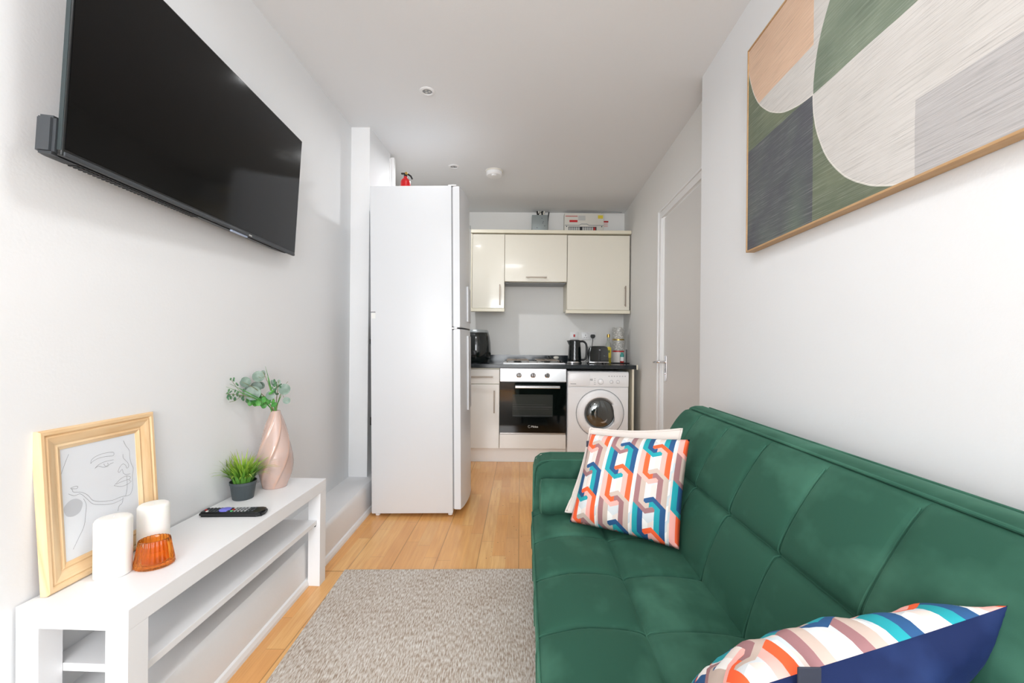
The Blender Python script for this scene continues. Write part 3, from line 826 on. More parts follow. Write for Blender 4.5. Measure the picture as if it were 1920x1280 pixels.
# backrest
BT = [(.575, .325), (.655, .552), (.785, .772)]          # crease, middle seam, top
yb0, yb1 = .31 - 1.3, 1.977 - 1.3
ysb = ylist(yb0, yb1, 150)
dB = Vector((BT[2][0] - BT[0][0], BT[2][1] - BT[0][1])).normalized(); nB = Vector((-dB.y, dB.x))
def backpt(t, y):
    """t 0..1 crease to middle seam, 1..2 middle seam to top"""
    if t <= 1: p = Vector(BT[0]).lerp(Vector(BT[1]), t)
    else: p = Vector(BT[1]).lerp(Vector(BT[2]), t - 1)
    s_ = t if t <= 1 else t - 1
    dm = math.sqrt(max(0, 1 - (2 * s_ - 1) ** 2)) if t <= 1 else (math.sqrt(max(0, 1 - (1 - min(2 * s_, 1)) ** 2)) if s_ < .5 else math.sqrt(max(0, 1 - ((s_ - .5) * 2) ** 3)))
    endf = min(1, (y - yb0) / .04, (yb1 - y) / .04) ; endf = math.sqrt(max(0, 1 - (1 - endf) ** 2)) if endf < 1 else 1
    sm_ = min(abs(y - q) for q in seams)
    o_ = .028 * dm + .011 * (domef(y) - .6) * dm - .009 * crease(sm_, .006) * (.25 + .75 * dm) * (1 if t < 1.9 else (2 - t) * 10)
    if t < 1.5: o_ -= .007 * crease((t - 1) * .24, .006)
    return p + nB * (o_ * endf - .012 * (1 - endf)) - dB * (.012 * (1 - endf) if t > 1.8 else 0)
b = nb(); rows = []
TS = [2 * i / 52 for i in range(53)]
for y in ysb:
    ring = []
    for t_ in TS:
        p = backpt(t_, y); ring.append(b.verts.new((p.x, y, p.y)))
    for (x, z) in ((.795, .781), (.812, .786), (.845, .786), (.862, .780), (.868, .765), (.80, .60), (.71, .30), (.66, .22), (.58, .22)):
        e_ = min(1, (y - yb0) / .02, (yb1 - y) / .02); ring.append(b.verts.new((x, y, z - .008 * (1 - e_))))
    rows.append(ring)
for A, B in zip(rows, rows[1:]):
    n = len(A)
    for i in range(n): b.faces.new([A[i], A[(i + 1) % n], B[(i + 1) % n], B[i]])
b.faces.new(rows[0]); b.faces.new(rows[-1][::-1])
back = obj('backrest', b, green, sofa, 'all')
b = nb(); tube(b, [(.785, y, .7785) for y in ysb[4:-5]], .0042, 8); obj('top_piping', b, green_pipe, back, True)
b = nb(); tube(b, [(.862, y, .7815) for y in ysb[4:-5]], .0038, 8); obj('rear_piping', b, green_pipe, back, True)
for q in seams:
    b = nb(); pts = []
    for t_ in TS[1:-2]:
        p = backpt(t_, q) + nB * .0050; pts.append((p.x, q + .004, p.y))
    tube(b, pts, .0022, 6); obj('seam_cord', b, green_pipe, back, True)
b = nb(); pm = backpt(1.0, 0.1); tube(b, [(backpt(1.0, y).x - .002, y, backpt(1.0, y).y + .002) for y in ysb[3:-3]], .0022, 6); obj('seam_cord', b, green_pipe, back, True)
# armrests
for (a0, a1) in ((YE + .001, yb1), (yb0, YN - .001)):
    b = nb()
    outline = [(SX0 + .004, .13), (SX0 + .002, .30), (SX0 + .003, .50), (SX0 + .012, .535), (SX0 + .035, .553), (SX0 + .08, .559), (.50, .562), (.63, .560), (.55, .30), (.55, .13)]
    t2 = nb(); prism(t2, outline, a0, a1, 'y')
    bmesh.ops.bevel(t2, geom=t2.edges[:], offset=.011, segments=3, affect='EDGES'); merge(b, t2)
    arm = obj('armrest', b, green, sofa, True)
    for ye in (a0 + .004, a1 - .004):
        b = nb(); tube(b, [(p[0] + .003, ye, p[1] + .001) for p in outline[1:8]], .003, 6); obj('piping', b, green_pipe, arm, True)
for x, y in ((.13, -.93), (.13, .60), (.62, -.93), (.62, .60)):
    z0 = .0095 if (x < .5 ) else .0095
    b = nb(); lathe(b, [(.014, z0), (.016, z0), (.022, .125), (0, .125)], x, y, 0, 20); obj('leg', b, blackp, sofa, True)
# bolster against the far arm
bo = thing('bolster_cushion', 'green velvet bolster cushion against the far sofa arm', 'cushion', (.118, 1.752, .434), (0, 0, R(-1.7)))
b = nb(); lathe(b, [(0, 0), (.045, .001), (.060, .004), (.068, .014), (.070, .03), (.070, .30), (.068, .33), (.060, .345), (0, .349)], seg=40, axis='x', sy=1.0, sx=.95)
obj('cover', b, green, bo, True)
for hx in (.008, .340):
    b = nb(); tube(b, [(hx, .062 * math.cos(a * PI / 18), .064 * math.sin(a * PI / 18)) for a in range(36)], .0028, 6, closed=True); obj('piping', b, green_pipe, bo, True)

# ------------------------------------------------------------------ cushions
def cushion(name, lab, TL, TR, BR, BL, thick, mats, front, n=44, pinch=.05, bias=.5, wr=1.0, seed=1, piping=None, group=None):
    TL, TR, BR, BL = map(Vector, (TL, TR, BR, BL)); cen = (TL + TR + BR + BL) / 4
    nrm = (TR - BL).cross(TL - BR).normalized()
    if nrm.dot(Vector(front)) < 0: nrm = -nrm
    root = thing(name, lab, 'cushion', cen, group=group)
    from mathutils import noise as mn
    b = nb(); uvl = b.loops.layers.uv.new('UVMap')
    def pos(u, v, side):
        cu, cv = 2 * u - 1, 2 * v - 1
        uu = .5 + cu * .5 * (1 - pinch * (1 - cv * cv) * abs(cu)); vv = .5 + cv * .5 * (1 - pinch * (1 - cu * cu) * abs(cv))
        p = TL.lerp(TR, uu).lerp(BL.lerp(BR, uu), vv)
        prof = (max(0, 1 - cu ** 4) * max(0, 1 - cv ** 4)) ** .62 * (.72 + .28 * (1 - cu * cu) * (1 - cv * cv))
        w_ = mn.noise(Vector((u * 5 + seed, v * 5, side * 3.1))) * .10 + mn.noise(Vector((u * 12, v * 3 + seed, side))) * .07 + abs(mn.noise(Vector((u * 6 + v * 5, v * 2 - seed, side)))) * .06
        h_ = thick * (bias if side > 0 else 1 - bias) * (prof + w_ * wr * min(1, prof * 1.5))
        return p + nrm * (h_ * side) - cen
    grids = []
    for side in (1, -1):
        g = [[None] * (n + 1) for _ in range(n + 1)]
        for i in range(n + 1):
            for j in range(n + 1):
                edge = i in (0, n) or j in (0, n)
                if side == -1 and edge: g[i][j] = grids[0][i][j]
                else: g[i][j] = b.verts.new(pos(i / n, j / n, side if not edge else 0))
        grids.append(g)
        for i in range(n):
            for j in range(n):
                vs4 = [(i, j), (i + 1, j), (i + 1, j + 1), (i, j + 1)]
                f = b.faces.new([g[a][c] for a, c in vs4]); f.material_index = 0 if side == 1 else 1
                for lp, (a, c) in zip(f.loops, vs4): lp[uvl].uv = (a / n, c / n)
    obj('cover', b, mats, root, 'all')
    if piping:
        pts = [grids_pos for grids_pos in [pos(i / n, 0, 0) for i in range(n)] + [pos(1, j / n, 0) for j in range(n)] + [pos(1 - i / n, 1, 0) for i in range(n)] + [pos(0, 1 - j / n, 0) for j in range(n)]]
        b = nb(); tube(b, pts, .004, 8, closed=True); obj('piping', b, piping, root, True)
    return root, pos
cushion('throw_cushion', 'plain cream piped cushion behind the patterned cushion at the far end', (.330, 1.785, .708), (.660, 1.648, .735), (.560, 1.50, .40), (.215, 1.672, .402), .07, [creamfab, creamfab], (0, -1, .3), pinch=.07, bias=.25, seed=4, piping=creamfab)
cu, cpos = cushion('throw_cushion', 'multicoloured chevron patterned cushion leaning at the far end of the sofa', (.318, 1.725, .697), (.655, 1.565, .712), (.556, 1.405, .384), (.224, 1.615, .386), .11, [chev, navy], (0, -1, .3), pinch=.035, bias=.74, seed=2, wr=.7)
nc, npos = cushion('throw_cushion', 'patterned cushion with navy velvet back lying nearest the camera on the sofa', (.318, .604, .560), (.692, .586, .702), (.612, .715, .425), (.275, .75, .40), .14, [chev, navy], (0, 1, .5), pinch=.05, bias=.5, wr=1.7, seed=9)
b = nb(); p_ = npos(.25, 0, 0); bx(b, p_.x - .016, p_.x + .016, p_.y - .020, p_.y - .017, p_.z - .010, p_.z + .022, .001); obj('fabric_tag', b, taggrey, nc)
p_ = cpos(0, .12, 0); obj('fabric_tag', box(p_.x - .008, p_.x + .002, p_.y - .002, p_.y, p_.z - .012, p_.z + .012), taggrey, cu)

# ------------------------------------------------------------------ wall art
ar = thing('wall_art', 'large abstract painting in sage, peach and grey with oak frame on right wall', 'painting')
kx = .049
axv = Vector((-kx, -1, 0)).normalized(); nrmv = axv.cross(Vector((0, 0, 1))); nrmv = -nrmv if nrmv.x > 0 else nrmv
base = Vector((xr(1.708) - .0355, 1.708, 0))
zc = axv.cross(Vector((0, 0, 1)))
ar.matrix_world = Matrix.Translation(base) @ Matrix((axv, Vector((0, 0, 1)), zc)).transposed().to_4x4()
sg = 1 if zc.x < 0 else -1                                # local +z*sg points into the room
AW = 1.21; AZ0, AZ1 = 1.430, 2.236
def zr(a, c): return (min(a * sg, c * sg), max(a * sg, c * sg))
z0, z1 = zr(-.028, -.003); obj('canvas', box(.007, AW - .007, AZ0 + .007, AZ1 - .007, z0, z1), art_m, ar)
z0, z1 = zr(-.033, .0)
for (a0, a1, c0, c1) in ((0, .0065, AZ0, AZ1), (AW - .0065, AW, AZ0, AZ1), (.0065, AW - .0065, AZ0, AZ0 + .0065), (.0065, AW - .0065, AZ1 - .0065, AZ1)):
    obj('frame_rail', box(a0, a1, c0, c1, z0, z1, bev=.0008), oak, ar)

# ------------------------------------------------------------------ kitchen: base run
KY = 3.82
def bar_handle(bm, a, c, y, r=.0055, off=.028):
    a, c = Vector(a), Vector(c); d = (c - a).normalized()
    o = Vector((0, -off, 0)); w = Vector((.004, .004, .004))
    def bb(p, q, w1, w2):
        lo = Vector(map(min, p, q)); hi = Vector(map(max, p, q)); bx(bm, lo.x - w1, hi.x + w1, lo.y - .004, hi.y + .004, lo.z - w1, hi.z + w1, .0015)
    bb(a + o, c + o, r, r)
    for p in (a + d * .012, c - d * .012): bx(bm, p.x - .004, p.x + .004, p.y - off, p.y - .0002, p.z - .004, p.z + .004)
    return bm
bc = thing('base_cabinet', 'cream base cabinet with one drawer over a door beside the oven', 'base cabinet', (0, KY, 0))
obj('carcass', box(-.712, -.1085, .02, .70, .13, .848), cream_c, bc)
dw = obj('drawer', box(-.71, -.1105, 0, .0195, .708, .836, bev=.002), creamb, bc)
b = nb(); bar_handle(b, (-.37, -.0, .771), (-.172, -.0, .771), 0); obj('handle', b, handle_m, dw)
dd = obj('door', box(-.71, -.1105, 0, .0195, .130, .702, bev=.002), creamb, bc)
b = nb(); bar_handle(b, (-.154, 0, .455), (-.154, 0, .645), 0); obj('handle', b, handle_m, dd)
pl = tag(obj('plinth', box(-.712, .495, KY + .045, KY + .062, 0, .128), plinth_m), 'cream plinth board under the kitchen base units', 'plinth')
# oven
ov = thing('oven', 'built-in black glass oven with steel control panel', 'oven', (0, KY, 0))
OX0, OX1 = -.1055, .4885
obj('casing', box(OX0 + .01, OX1 - .01, .02, .56, .275, .846), greyp, ov)
cp = obj('control_panel', box(OX0, OX1, -.004, .0195, .729, .8485, bev=.003), steel, ov)
for kxx in (.065, .191, .318):
    kn = nb(); lathe(kn, [(.024, 0), (.023, -.004), (.016, -.008), (.016, -.022), (.013, -.026), (0, -.026)], kxx, -.004, .787, 28, axis='y')
    ko = obj('knob', kn, chrome, cp, True)
    obj('grip', box(kxx - .0035, kxx + .0035, -.036, -.029, .772, .802, bev=.001), blackp, ko)
    b = nb()
    for a in range(-4, 5): 
        aa = R(90 + a * 28); bx(b, kxx + .031 * math.cos(aa) - .001, kxx + .031 * math.cos(aa) + .001, -.0046, -.004, .787 + .031 * math.sin(aa) - .001, .787 + .031 * math.sin(aa) + .001)
    obj('dial_marks', b, blackp, cp)
# door: black glass with a window cut in it
od = nb(); wx0, wx1, wz0, wz1 = .008, .370, .415, .616
for (a0, a1, c0, c1) in ((OX0, wx0, .274, .724), (wx1, OX1, .274, .724), (wx0, wx1, .274, wz0), (wx0, wx1, wz1, .724)): bx(od, a0, a1, -.004, .0195, c0, c1)
odo = obj('door', od, blackg, ov)
tint = M('tinted_glass', (12, 18, 17), .03, Alpha=.42)
obj('window', box(wx0, wx1, -.0035, .002, wz0, wz1), tint, odo)
b = nb(); bx(b, .03, .43, -.048, -.034, .674, .697, .004); bx(b, .05, .07, -.034, -.004, .679, .692); bx(b, .39, .41, -.034, -.004, .679, .692); obj('handle', b, M('polished_steel', (225, 225, 225), .2, .9), odo)
cav = M('oven_cavity', (150, 152, 144), .4, .2)
obj('oven_cavity', box(wx0 - .01, wx1 + .01, .0196, .0199, wz0 - .01, wz1 + .01), cav, ov)
for zz in (.502, .425):
    b = nb(); tube(b, [(wx0 + .004, .012, zz), (wx1 - .004, .012, zz)], .002, 6)
    if zz > .5:
        tube(b, [(wx0 + .004, .014, zz - .02), (wx1 - .03, .014, zz - .02)], .001, 6); tube(b, [(wx0 + .004, .014, zz + .02), (wx1 - .06, .014, zz + .02)], .001, 6)
    obj('rack', b, label_w, ov)
text('Midea', .026, (.208, -.0045, .320), (R(90), 0, 0), label_w, ov)
b = nb(); tube(b, [(.160 + .010 * math.cos(a * PI / 10), -.0045, .328 + .010 * math.sin(a * PI / 10)) for a in range(3, 20)], .0012, 5); obj('logo_ring', b, label_w, ov)
obj('lower_trim', box(OX0 + .004, OX1 - .004, -.002, .019, .262, .272), steel, ov)
oh = thing('oven_housing_unit', 'cream housing unit with a plain panel directly below the oven', 'base cabinet', (0, KY, 0))
obj('front_panel', box(OX0, OX1, 0, .0195, .130, .258, bev=.002), creamb, oh)
obj('shelf', box(OX0 + .002, OX1 - .002, .021, .56, .20, .218), cream_c, oh)
# washing machine
wm = thing('washing_machine', 'white front-loading washing machine under the worktop', 'washing machine', (0, KY, 0))
WX0, WX1 = .500, 1.050
obj('cabinet', box(WX0, WX1, .012, .55, .012, .826, bev=.008), wm_m, wm, True)
obj('front_panel', box(WX0 + .006, WX1 - .006, .0, .012, .10, .684, bev=.003), wm_m, wm)
cpn = obj('control_panel', box(WX0 + .004, WX1 - .004, -.008, .012, .690, .820, bev=.006), wm_m, wm, True)
dwr = obj('detergent_drawer', box(WX0 + .012, WX0 + .20, -.014, -.008, .698, .812, bev=.004), wm_m, wm, True)
obj('faint_print', box(WX0 + .024, WX0 + .075, -.0144, -.014, .713, .718), print_g, dwr)
for (kx_, r_) in ((.795, .022), (.892, .012), (.950, .012)):
    b = nb(); lathe(b, [(r_, 0), (r_ * .92, -.012), (r_ * .7, -.015), (0, -.015)], kx_, -.008, .735, 28, axis='y'); obj('knob', b, wm_m, cpn, True)
    b = nb(); tube(b, [(kx_ + (r_ + .003) * math.cos(a * PI / 12), -.0083, .735 + (r_ + .003) * math.sin(a * PI / 12)) for a in range(24)], .0009, 5, closed=True); obj('dial_ring', b, print_g, cpn)
b = nb(); rq = random.Random(8)
for i in range(9): bx(b, .60 + i * .014, .609 + i * .014, -.0086, -.008, .755 + rq.uniform(-.012, .012), .758 + rq.uniform(.0, .014))
for i in range(7): bx(b, .865 + i * .024, .875 + i * .024, -.0086, -.008, .782, .788)
for i in range(4): bx(b, .735, .75, -.0086, -.008, .712 + i * .016, .715 + i * .016)
obj('printed_symbols', b, print_g, cpn)
dc = (.792, .452)
dring = nb(); lathe(dring, [(.209, 0), (.207, -.010), (.196, -.018), (.175, -.024), (.150, -.026), (.142, -.020), (.138, -.008)], dc[0], 0, dc[1], 64, axis='y', caps=False)
wd_ = obj('door', dring, wm_m, wm, True)
b = nb(); tube(b, [(dc[0] + .213 * math.cos(a * PI / 36), -.0005, dc[1] + .213 * math.sin(a * PI / 36)) for a in range(72)], .003, 6, closed=True); obj('door_gap', b, print_g, wm)
b = nb(); lathe(b, [(.140, -.010), (.134, -.019), (.126, -.017), (.124, -.008)], dc[0], 0, dc[1], 48, axis='y', caps=False); obj('rim', b, M('grey_rim', (120, 124, 126), .3, .5), wd_, True)
b = nb(); lathe(b, [(.126, -.012), (.115, -.020), (.095, -.030), (.06, -.036), (.02, -.038), (0, -.038)], dc[0], 0, dc[1], 48, axis='y', caps=False)
glass_w = M('porthole_glass', (120, 124, 124), .06, .9); obj('porthole', b, glass_w, wd_, True)
b = nb(); prism(b, [(dc[0] + .10, dc[1] + .085), (dc[0] + .155, dc[1] + .07), (dc[0] + .165, dc[1] - .07), (dc[0] + .118, dc[1] - .10), (dc[0] + .128, dc[1] - .03), (dc[0] + .122, dc[1] + .02)], -.034, -.016, 'y', .003); obj('handle', b, wm_m, wd_, True)
b = nb(); lathe(b, [(0, -.034), (.05, -.034), (.055, -.030)], dc[0] + .02, 0, dc[1] - .03, 24, axis='y', sx=.8, caps=False); obj('drum_paddle', b, chrome, wd_, True)
obj('kick_panel', box(WX0 + .01, WX1 - .01, .006, .014, .014, .096), wm_m, wm)
for x in (WX0 + .05, WX1 - .05):
    for y in (.06, .48):
        b = nb(); lathe(b, [(.018, 0), (.018, .013), (0, .013)], x, y, 0, 14); obj('foot', b, blackp, wm)
# end panel and worktop
tag(obj('end_panel', box(1.078, 1.096, KY + .0, KY + .70, 0, .848, bev=.001), cream_c), 'narrow cream end panel right of the washing machine', 'panel')
wt = thing('worktop', 'black worktop running along the back of the kitchen', 'worktop', (0, 0, 0))
b = nb(); prism(b, [(-1.045, 3.795), (1.108, 3.795), (1.178, 4.575), (-1.045, 4.575)], .8505, .885); 
bmesh.ops.bevel(b, geom=[e for e in b.edges if e.verts[0].co.y < 3.8 and e.verts[1].co.y < 3.8 and abs(e.verts[0].co.z - e.verts[1].co.z) < 1e-5], offset=.005, segments=3, affect='EDGES')
obj('slab', b, worktop_m, wt, True)
obj('upstand', box(-1.04, .60, 4.562, 4.578, .8852, .952), worktop_m, wt)
tag(obj('edge_cap', box(1.109, 1.121, 3.79, 3.80, .846, .888, bev=.001), cream_c), 'cream capping strip on the right end of the worktop', 'trim strip')
# hob
hb = thing('hob', 'gas hob with steel surround and pan supports set in the worktop', 'hob', (.205, 4.15, .8855))
obj('tray', box(-.285, .285, -.25, .25, 0, .010, bev=.003), steel, hb)
for (x, y, r_) in ((-.15, -.11, .04), (.13, -.11, .03), (-.15, .12, .03), (.13, .12, .05)):
    bu = nb(); lathe(bu, [(r_, .010), (r_ * .95, .016), (r_ * .7, .018), (r_ * .7, .021), (0, .021)], x, y, 0, 24); obj('burner', bu, blackp, hb, True)
for x in (-.15, .13):
    b = nb(); tube(b, [(x - .1, -.2, .030), (x + .1, -.2, .030), (x + .1, .2, .030), (x - .1, .2, .030)], .0035, 6, closed=True)
    for y in (-.11, .12): tube(b, [(x - .1, y, .030), (x + .1, y, .030)], .0035, 6)
    tube(b, [(x, -.2, .030), (x, .2, .030)], .0035, 6)
    for px_ in (x - .1, x + .1):
        for py_ in (-.2, .2): tube(b, [(px_, py_, .031), (px_, py_, .0102)], .0035, 6)
    obj('pan_support', b, handle_m, hb)
for i, y in enumerate((-.14, -.06, .02, .1)):
    b = nb(); lathe(b, [(.014, .010), (.012, .026), (0, .026)], .262, y, 0, 18); obj('knob', b, blackp, hb, True)
t = thing('garlic_dish', 'small cream dish on the right corner of the hob', 'dish', (.445, 4.29, .9175))
b = nb(); lathe(b, [(.012, 0), (.025, .010), (.028, .018), (.025, .026), (.012, .030), (0, .031)], seg=24); obj('body', b, offwhitep, t, True)
t = thing('pan_knob', 'small dark round lid beside the cream dish on the hob', 'lid', (.375, 4.31, .9205))
b = nb(); lathe(b, [(.022, 0), (.024, .004), (.018, .014), (.006, .018), (.010, .024), (.009, .030), (0, .032)], seg=24); obj('body', b, blackp, t, True)

# ------------------------------------------------------------------ on the worktop
ZW = .8855
af = thing('air_fryer', 'glossy black egg-shaped air fryer half hidden behind the fridge', 'air fryer', (-.345, 4.06, ZW))
b = nb(); lathe(b, [(.105, 0), (.125, .006), (.142, .05), (.147, .11), (.142, .19), (.132, .25), (.122, .285), (.112, .295), (0, .296)], seg=56); obj('body', b, blackgl, af, True)
b = nb(); lathe(b, [(.122, .286), (.120, .300), (.108, .312), (.098, .306), (.096, .297)], seg=48, caps=False); obj('top_ring', b, silverline, af, True)
b = nb(); lathe(b, [(.098, .3), (.08, .306), (0, .308)], seg=40, caps=False); obj('lid', b, greyp, af, True)
b = nb(); lathe(b, [(.106, -.0), (.112, .0), (.112, .008)], seg=40, caps=False); obj('foot_ring', b, blackp, af)
obj('basket_handle', box(-.02, .02, -.19, -.138, .07, .12, bev=.006), blackp, af, True)
ke = thing('kettle', 'black textured electric kettle on its steel base', 'kettle', (.612, 4.17, ZW))
hx_ = lambda r, h, a: r * (1 + .012 * math.cos(12 * a) * math.cos(h * 160)) if .03 < h < .21 else r
b = nb(); lathe(b, [(.064, .018), (.066, .03)] + [(.066 - .0105 * (i / 16), .035 + .17 * i / 16) for i in range(17)] + [(.055, .214)], seg=48, fn=hx_); obj('body', b, blackgl, ke, True)
b = nb(); lathe(b, [(.070, 0), (.072, .004), (.068, .012), (.066, .018)], seg=40, caps=True); obj('power_base', b, steel, ke, True)
b = nb(); lathe(b, [(.056, .214), (.054, .224), (.03, .229), (0, .230)], seg=40); obj('lid', b, blackp, ke, True)
b = nb(); tube(b, curve_pts([(.050, 0, .212), (.085, 0, .212), (.112, 0, .185), (.118, 0, .12), (.112, 0, .06), (.095, 0, .036), (.064, 0, .034)], 5), .010, 10)
obj('handle', b, blackp, ke, True)
b = nb(); prism(b, [(-.054, .17), (-.054, .222), (-.078, .220)], -.015, .015, 'y'); obj('spout', b, blackgl, ke)
to = thing('toaster', 'black two-slice toaster between the kettle and the oil bottle', 'toaster', (.828, 4.14, ZW))
b = nb()
ol = [(-.092, .020), (-.088, .10), (-.083, .148), (-.074, .162), (-.05, .168), (.05, .168), (.074, .162), (.083, .148), (.088, .10), (.092, .020)]
prism(b, ol, -.09, .13, 'y'); bmesh.ops.bevel(b, geom=[e for e in b.edges if abs(e.verts[0].co.y - e.verts[1].co.y) < 1e-6], offset=.008, segments=3, affect='EDGES')
obj('body', b, blackgl, to, True)
obj('base_band', box(-.096, .096, -.094, .134, .006, .022, bev=.006), chrome, to, True)
obj('lever_slot', box(-.008, .014, -.0925, -.0895, .035, .15, bev=.002), blackp, to)
obj('lever', box(-.004, .010, -.108, -.0926, .125, .138, bev=.003), greyp, to)
for y in (-.02, .05): obj('slot', box(-.062, .062, y, y + .025, .1675, .1690), blackp, to)
for x in (-.075, .075):
    for y in (-.07, .11):
        b = nb(); lathe(b, [(.008, 0), (.008, .008), (0, .008)], x, y, 0, 12); obj('foot', b, blackp, to)
ob = thing('oil_bottle', 'clear olive oil bottle with yellow label and cap', 'bottle', (.948, 4.20, ZW))
b = nb(); lathe(b, [(.026, 0), (.029, .004), (.029, .17), (.026, .19), (.013, .215), (.0115, .26), (0, .26)], seg=32); obj('glass', b, oilm, ob, True)
b = nb(); lathe(b, [(.0292, .004), (.0296, .006), (.0296, .05), (.0292, .052)], seg=32, caps=False); obj('oil', b, oil_y, ob, True)
b = nb(); lathe(b, [(.0150, .255), (.0155, .285), (0, .287)], seg=20); obj('cap', b, brass, ob, True)
b = nb()
for z0, z1 in ((.055, .165),):
    pts = []
    for i in range(13):
        a = R(-145 + i * 9.2 ); pts.append((.0302 * math.cos(a), .0302 * math.sin(a)))
    A = [b.verts.new((p[0], p[1], z0)) for p in pts]; B = [b.verts.new((p[0], p[1], z1 - .012 * abs(i - 6) / 6)) for i, p in enumerate(pts)]
    for i in range(12): b.faces.new([A[i], A[i + 1], B[i + 1], B[i]])
lb = obj('label', b, yellow, ob)
b = nb(); bx(b, -.018, .0, -.0320, -.0310, .10, .135); obj('emblem', box(-.010, .010, -.0318, -.0306, .105, .130), M('label_print', (110, 120, 60), .6), lb); b.free()
# stacked tins on a black tray
tr = tag(obj('tray', box(.985, 1.150, 4.16, 4.36, ZW, ZW + .008, bev=.003), blackp), 'small black tray in the right corner of the worktop', 'tray')
tins = M('patterned_tin', (196, 194, 188), .4)
vo = tins.t.nodes.new('ShaderNodeTexVoronoi'); vo.inputs['Scale'].default_value = 60; tc = tins.t.nodes.new('ShaderNodeTexCoord'); tins.t.links.new(tc.outputs['Object'], vo.inputs['Vector'])
tins.color(tins.mix((N(tins.t, vo.outputs['Distance']) > .45), (212, 210, 204), (172, 171, 166)))
plain_tin = M('pale_tin', (224, 220, 214), .4)
zt = ZW + .0085
for i, (h_, mm, lab) in enumerate(((.117, plain_tin, 'plain pale round tin, bottom of the stack of three'), (.116, tins, 'grey speckled round tin, middle of the stack of three'), (.115, tins, 'grey patterned round tin, topmost of the stack of three'))):
    t = thing('storage_tin', lab, 'tin', (1.063, 4.27, zt), group='stacked tins on the tray')
    b = nb(); lathe(b, [(.056, 0), (.057, .003), (.057, h_ - .014), (0, h_ - .014)], seg=40); obj('body', b, mm, t, True)
    b = nb(); lathe(b, [(.058, h_ - .014), (.0585, h_ - .006), (.057, h_ - .001), (0, h_ - .0005)], seg=40); obj('lid', b, (redp if i == 0 else brass) if i != 2 else tins, t, True)
    zt += h_
t = thing('sauce_bottle', 'small bottle with white and teal label and red base on the tray', 'bottle', (1.080, 4.185, ZW + .0085))
b = nb(); lathe(b, [(.016, 0), (.018, .003), (.018, .072), (.012, .082), (0, .082)], seg=24); obj('body', b, redp, t, True)
b = nb(); lathe(b, [(.0184, .016), (.0184, .055)], seg=24, caps=False); obj('label', b, label_w, t, True)
b = nb(); lathe(b, [(.0186, .055), (.0186, .075), (.013, .086), (.012, .100), (0, .101)], seg=24); obj('cap', b, M('teal_cap', (60, 150, 140), .4), t, True)
t = thing('utensil', 'thin grey upright rod at the right end of the tray', 'utensil', (1.132, 4.22, ZW + .0085))
b = nb(); lathe(b, [(.006, 0), (.006, .12), (.004, .128), (0, .128)], seg=14); obj('shaft', b, darkgrey, t, True)

# sockets
def plate(name, lab, x0, x1, z0, z1, cat='socket'):
    t = thing(name, lab, cat, ((x0 + x1) / 2, YB, (z0 + z1) / 2)); w, h_ = (x1 - x0) / 2, (z1 - z0) / 2
    obj('faceplate', box(-w, w, -.009, -.0003, -h_, h_, bev=.003), whitep, t, True); return t
t = plate('cooker_switch', 'white single switch plate with a red rocker above the kettle', .624, .708, 1.122, 1.206, 'switch')
obj('rocker', box(-.009, .009, -.013, -.009, -.014, .014, bev=.002), redp, t)
t = plate('double_socket', 'white double socket with a black plug, above the toaster', .748, .896, 1.122, 1.206)
for sx_ in (-.036,):
    b = nb()
    bx(b, sx_ - .003, sx_ + .003, -.0096, -.009, .0, .010)
    for q in (-.011, .011): bx(b, sx_ + q - .004, sx_ + q + .004, -.0096, -.009, -.022, -.018)
    obj('pin_holes', b, darkgrey, t)
for sx_ in (-.012, .012): obj('rocker', box(sx_ - .006, sx_ + .006, -.012, -.009, .018, .032, bev=.001), whitep, t)
pg = thing('plug', 'black plug and cable in the right side of the double socket', 'plug', (.861, YB - .0095, 1.160))
b = nb(); prism(b, [(-.018, .018), (-.024, .008), (-.024, -.006), (-.012, -.024), (.012, -.024), (.024, -.006), (.024, .008), (.018, .018)], -.032, -.0005, 'y', .003); obj('body', b, blackp, pg, True)
b = nb(); tube(b, curve_pts([(0, -.016, -.022), (.0, -.018, -.05), (-.008, -.03, -.10), (-.02, -.10, -.18), (-.03, -.15, -.262)]), .0032, 8); obj('cable', b, blackp, pg, True)

# ------------------------------------------------------------------ wall cabinets
UY = 4.25
def wallcab(lab, x0, x1, z0, z1, hnd):
    t = thing('wall_cabinet', lab, 'wall cabinet', (0, UY, 0), group='cream gloss wall cabinets')
    obj('carcass', box(x0, x1, .0195, YB - UY - .002, z0, z1 + .004), cream_c, t)
    d = obj('door', box(x0 + .0015, x1 - .0015, 0, .019, z0 + .002, z1, bev=.0015), cream, t)
    b = nb(); bar_handle(b, *hnd, 0); obj('handle', b, handle_m, d); return t
wallcab('left cream wall cabinet beside the fridge with a vertical bar handle', -.402, -.0815, 1.421, 2.160, ((-.126, 0, 1.46), (-.126, 0, 1.652)))
wallcab('short middle cream wall cabinet above the hob with a horizontal bar handle', -.0795, .541, 1.690, 2.158, ((.138, 0, 1.731), (.334, 0, 1.731)))
wallcab('widest cream wall cabinet at the right above the kettle and toaster', .545, 1.166, 1.412, 2.155, ((1.120, 0, 1.452), (1.120, 0, 1.646)))
tag(obj('filler_strip', box(-.4165, -.4035, UY - .004, UY + .02, 1.39, 2.165), cream_c), 'thin cream filler strip at the left end of the visible wall cabinets', 'panel')
tag(obj('cornice', box(-.4165, 1.174, UY - .028, UY + .05, 2.1665, 2.199, bev=.003), cream_c), 'cream cornice strip along the top of the wall cabinets', 'cornice')
tag(obj('pelmet', box(-.4165, -.078, UY - .012, UY + .05, 1.388, 1.4195, bev=.003), cream_c), 'cream pelmet strip under the left wall cabinet', 'pelmet')
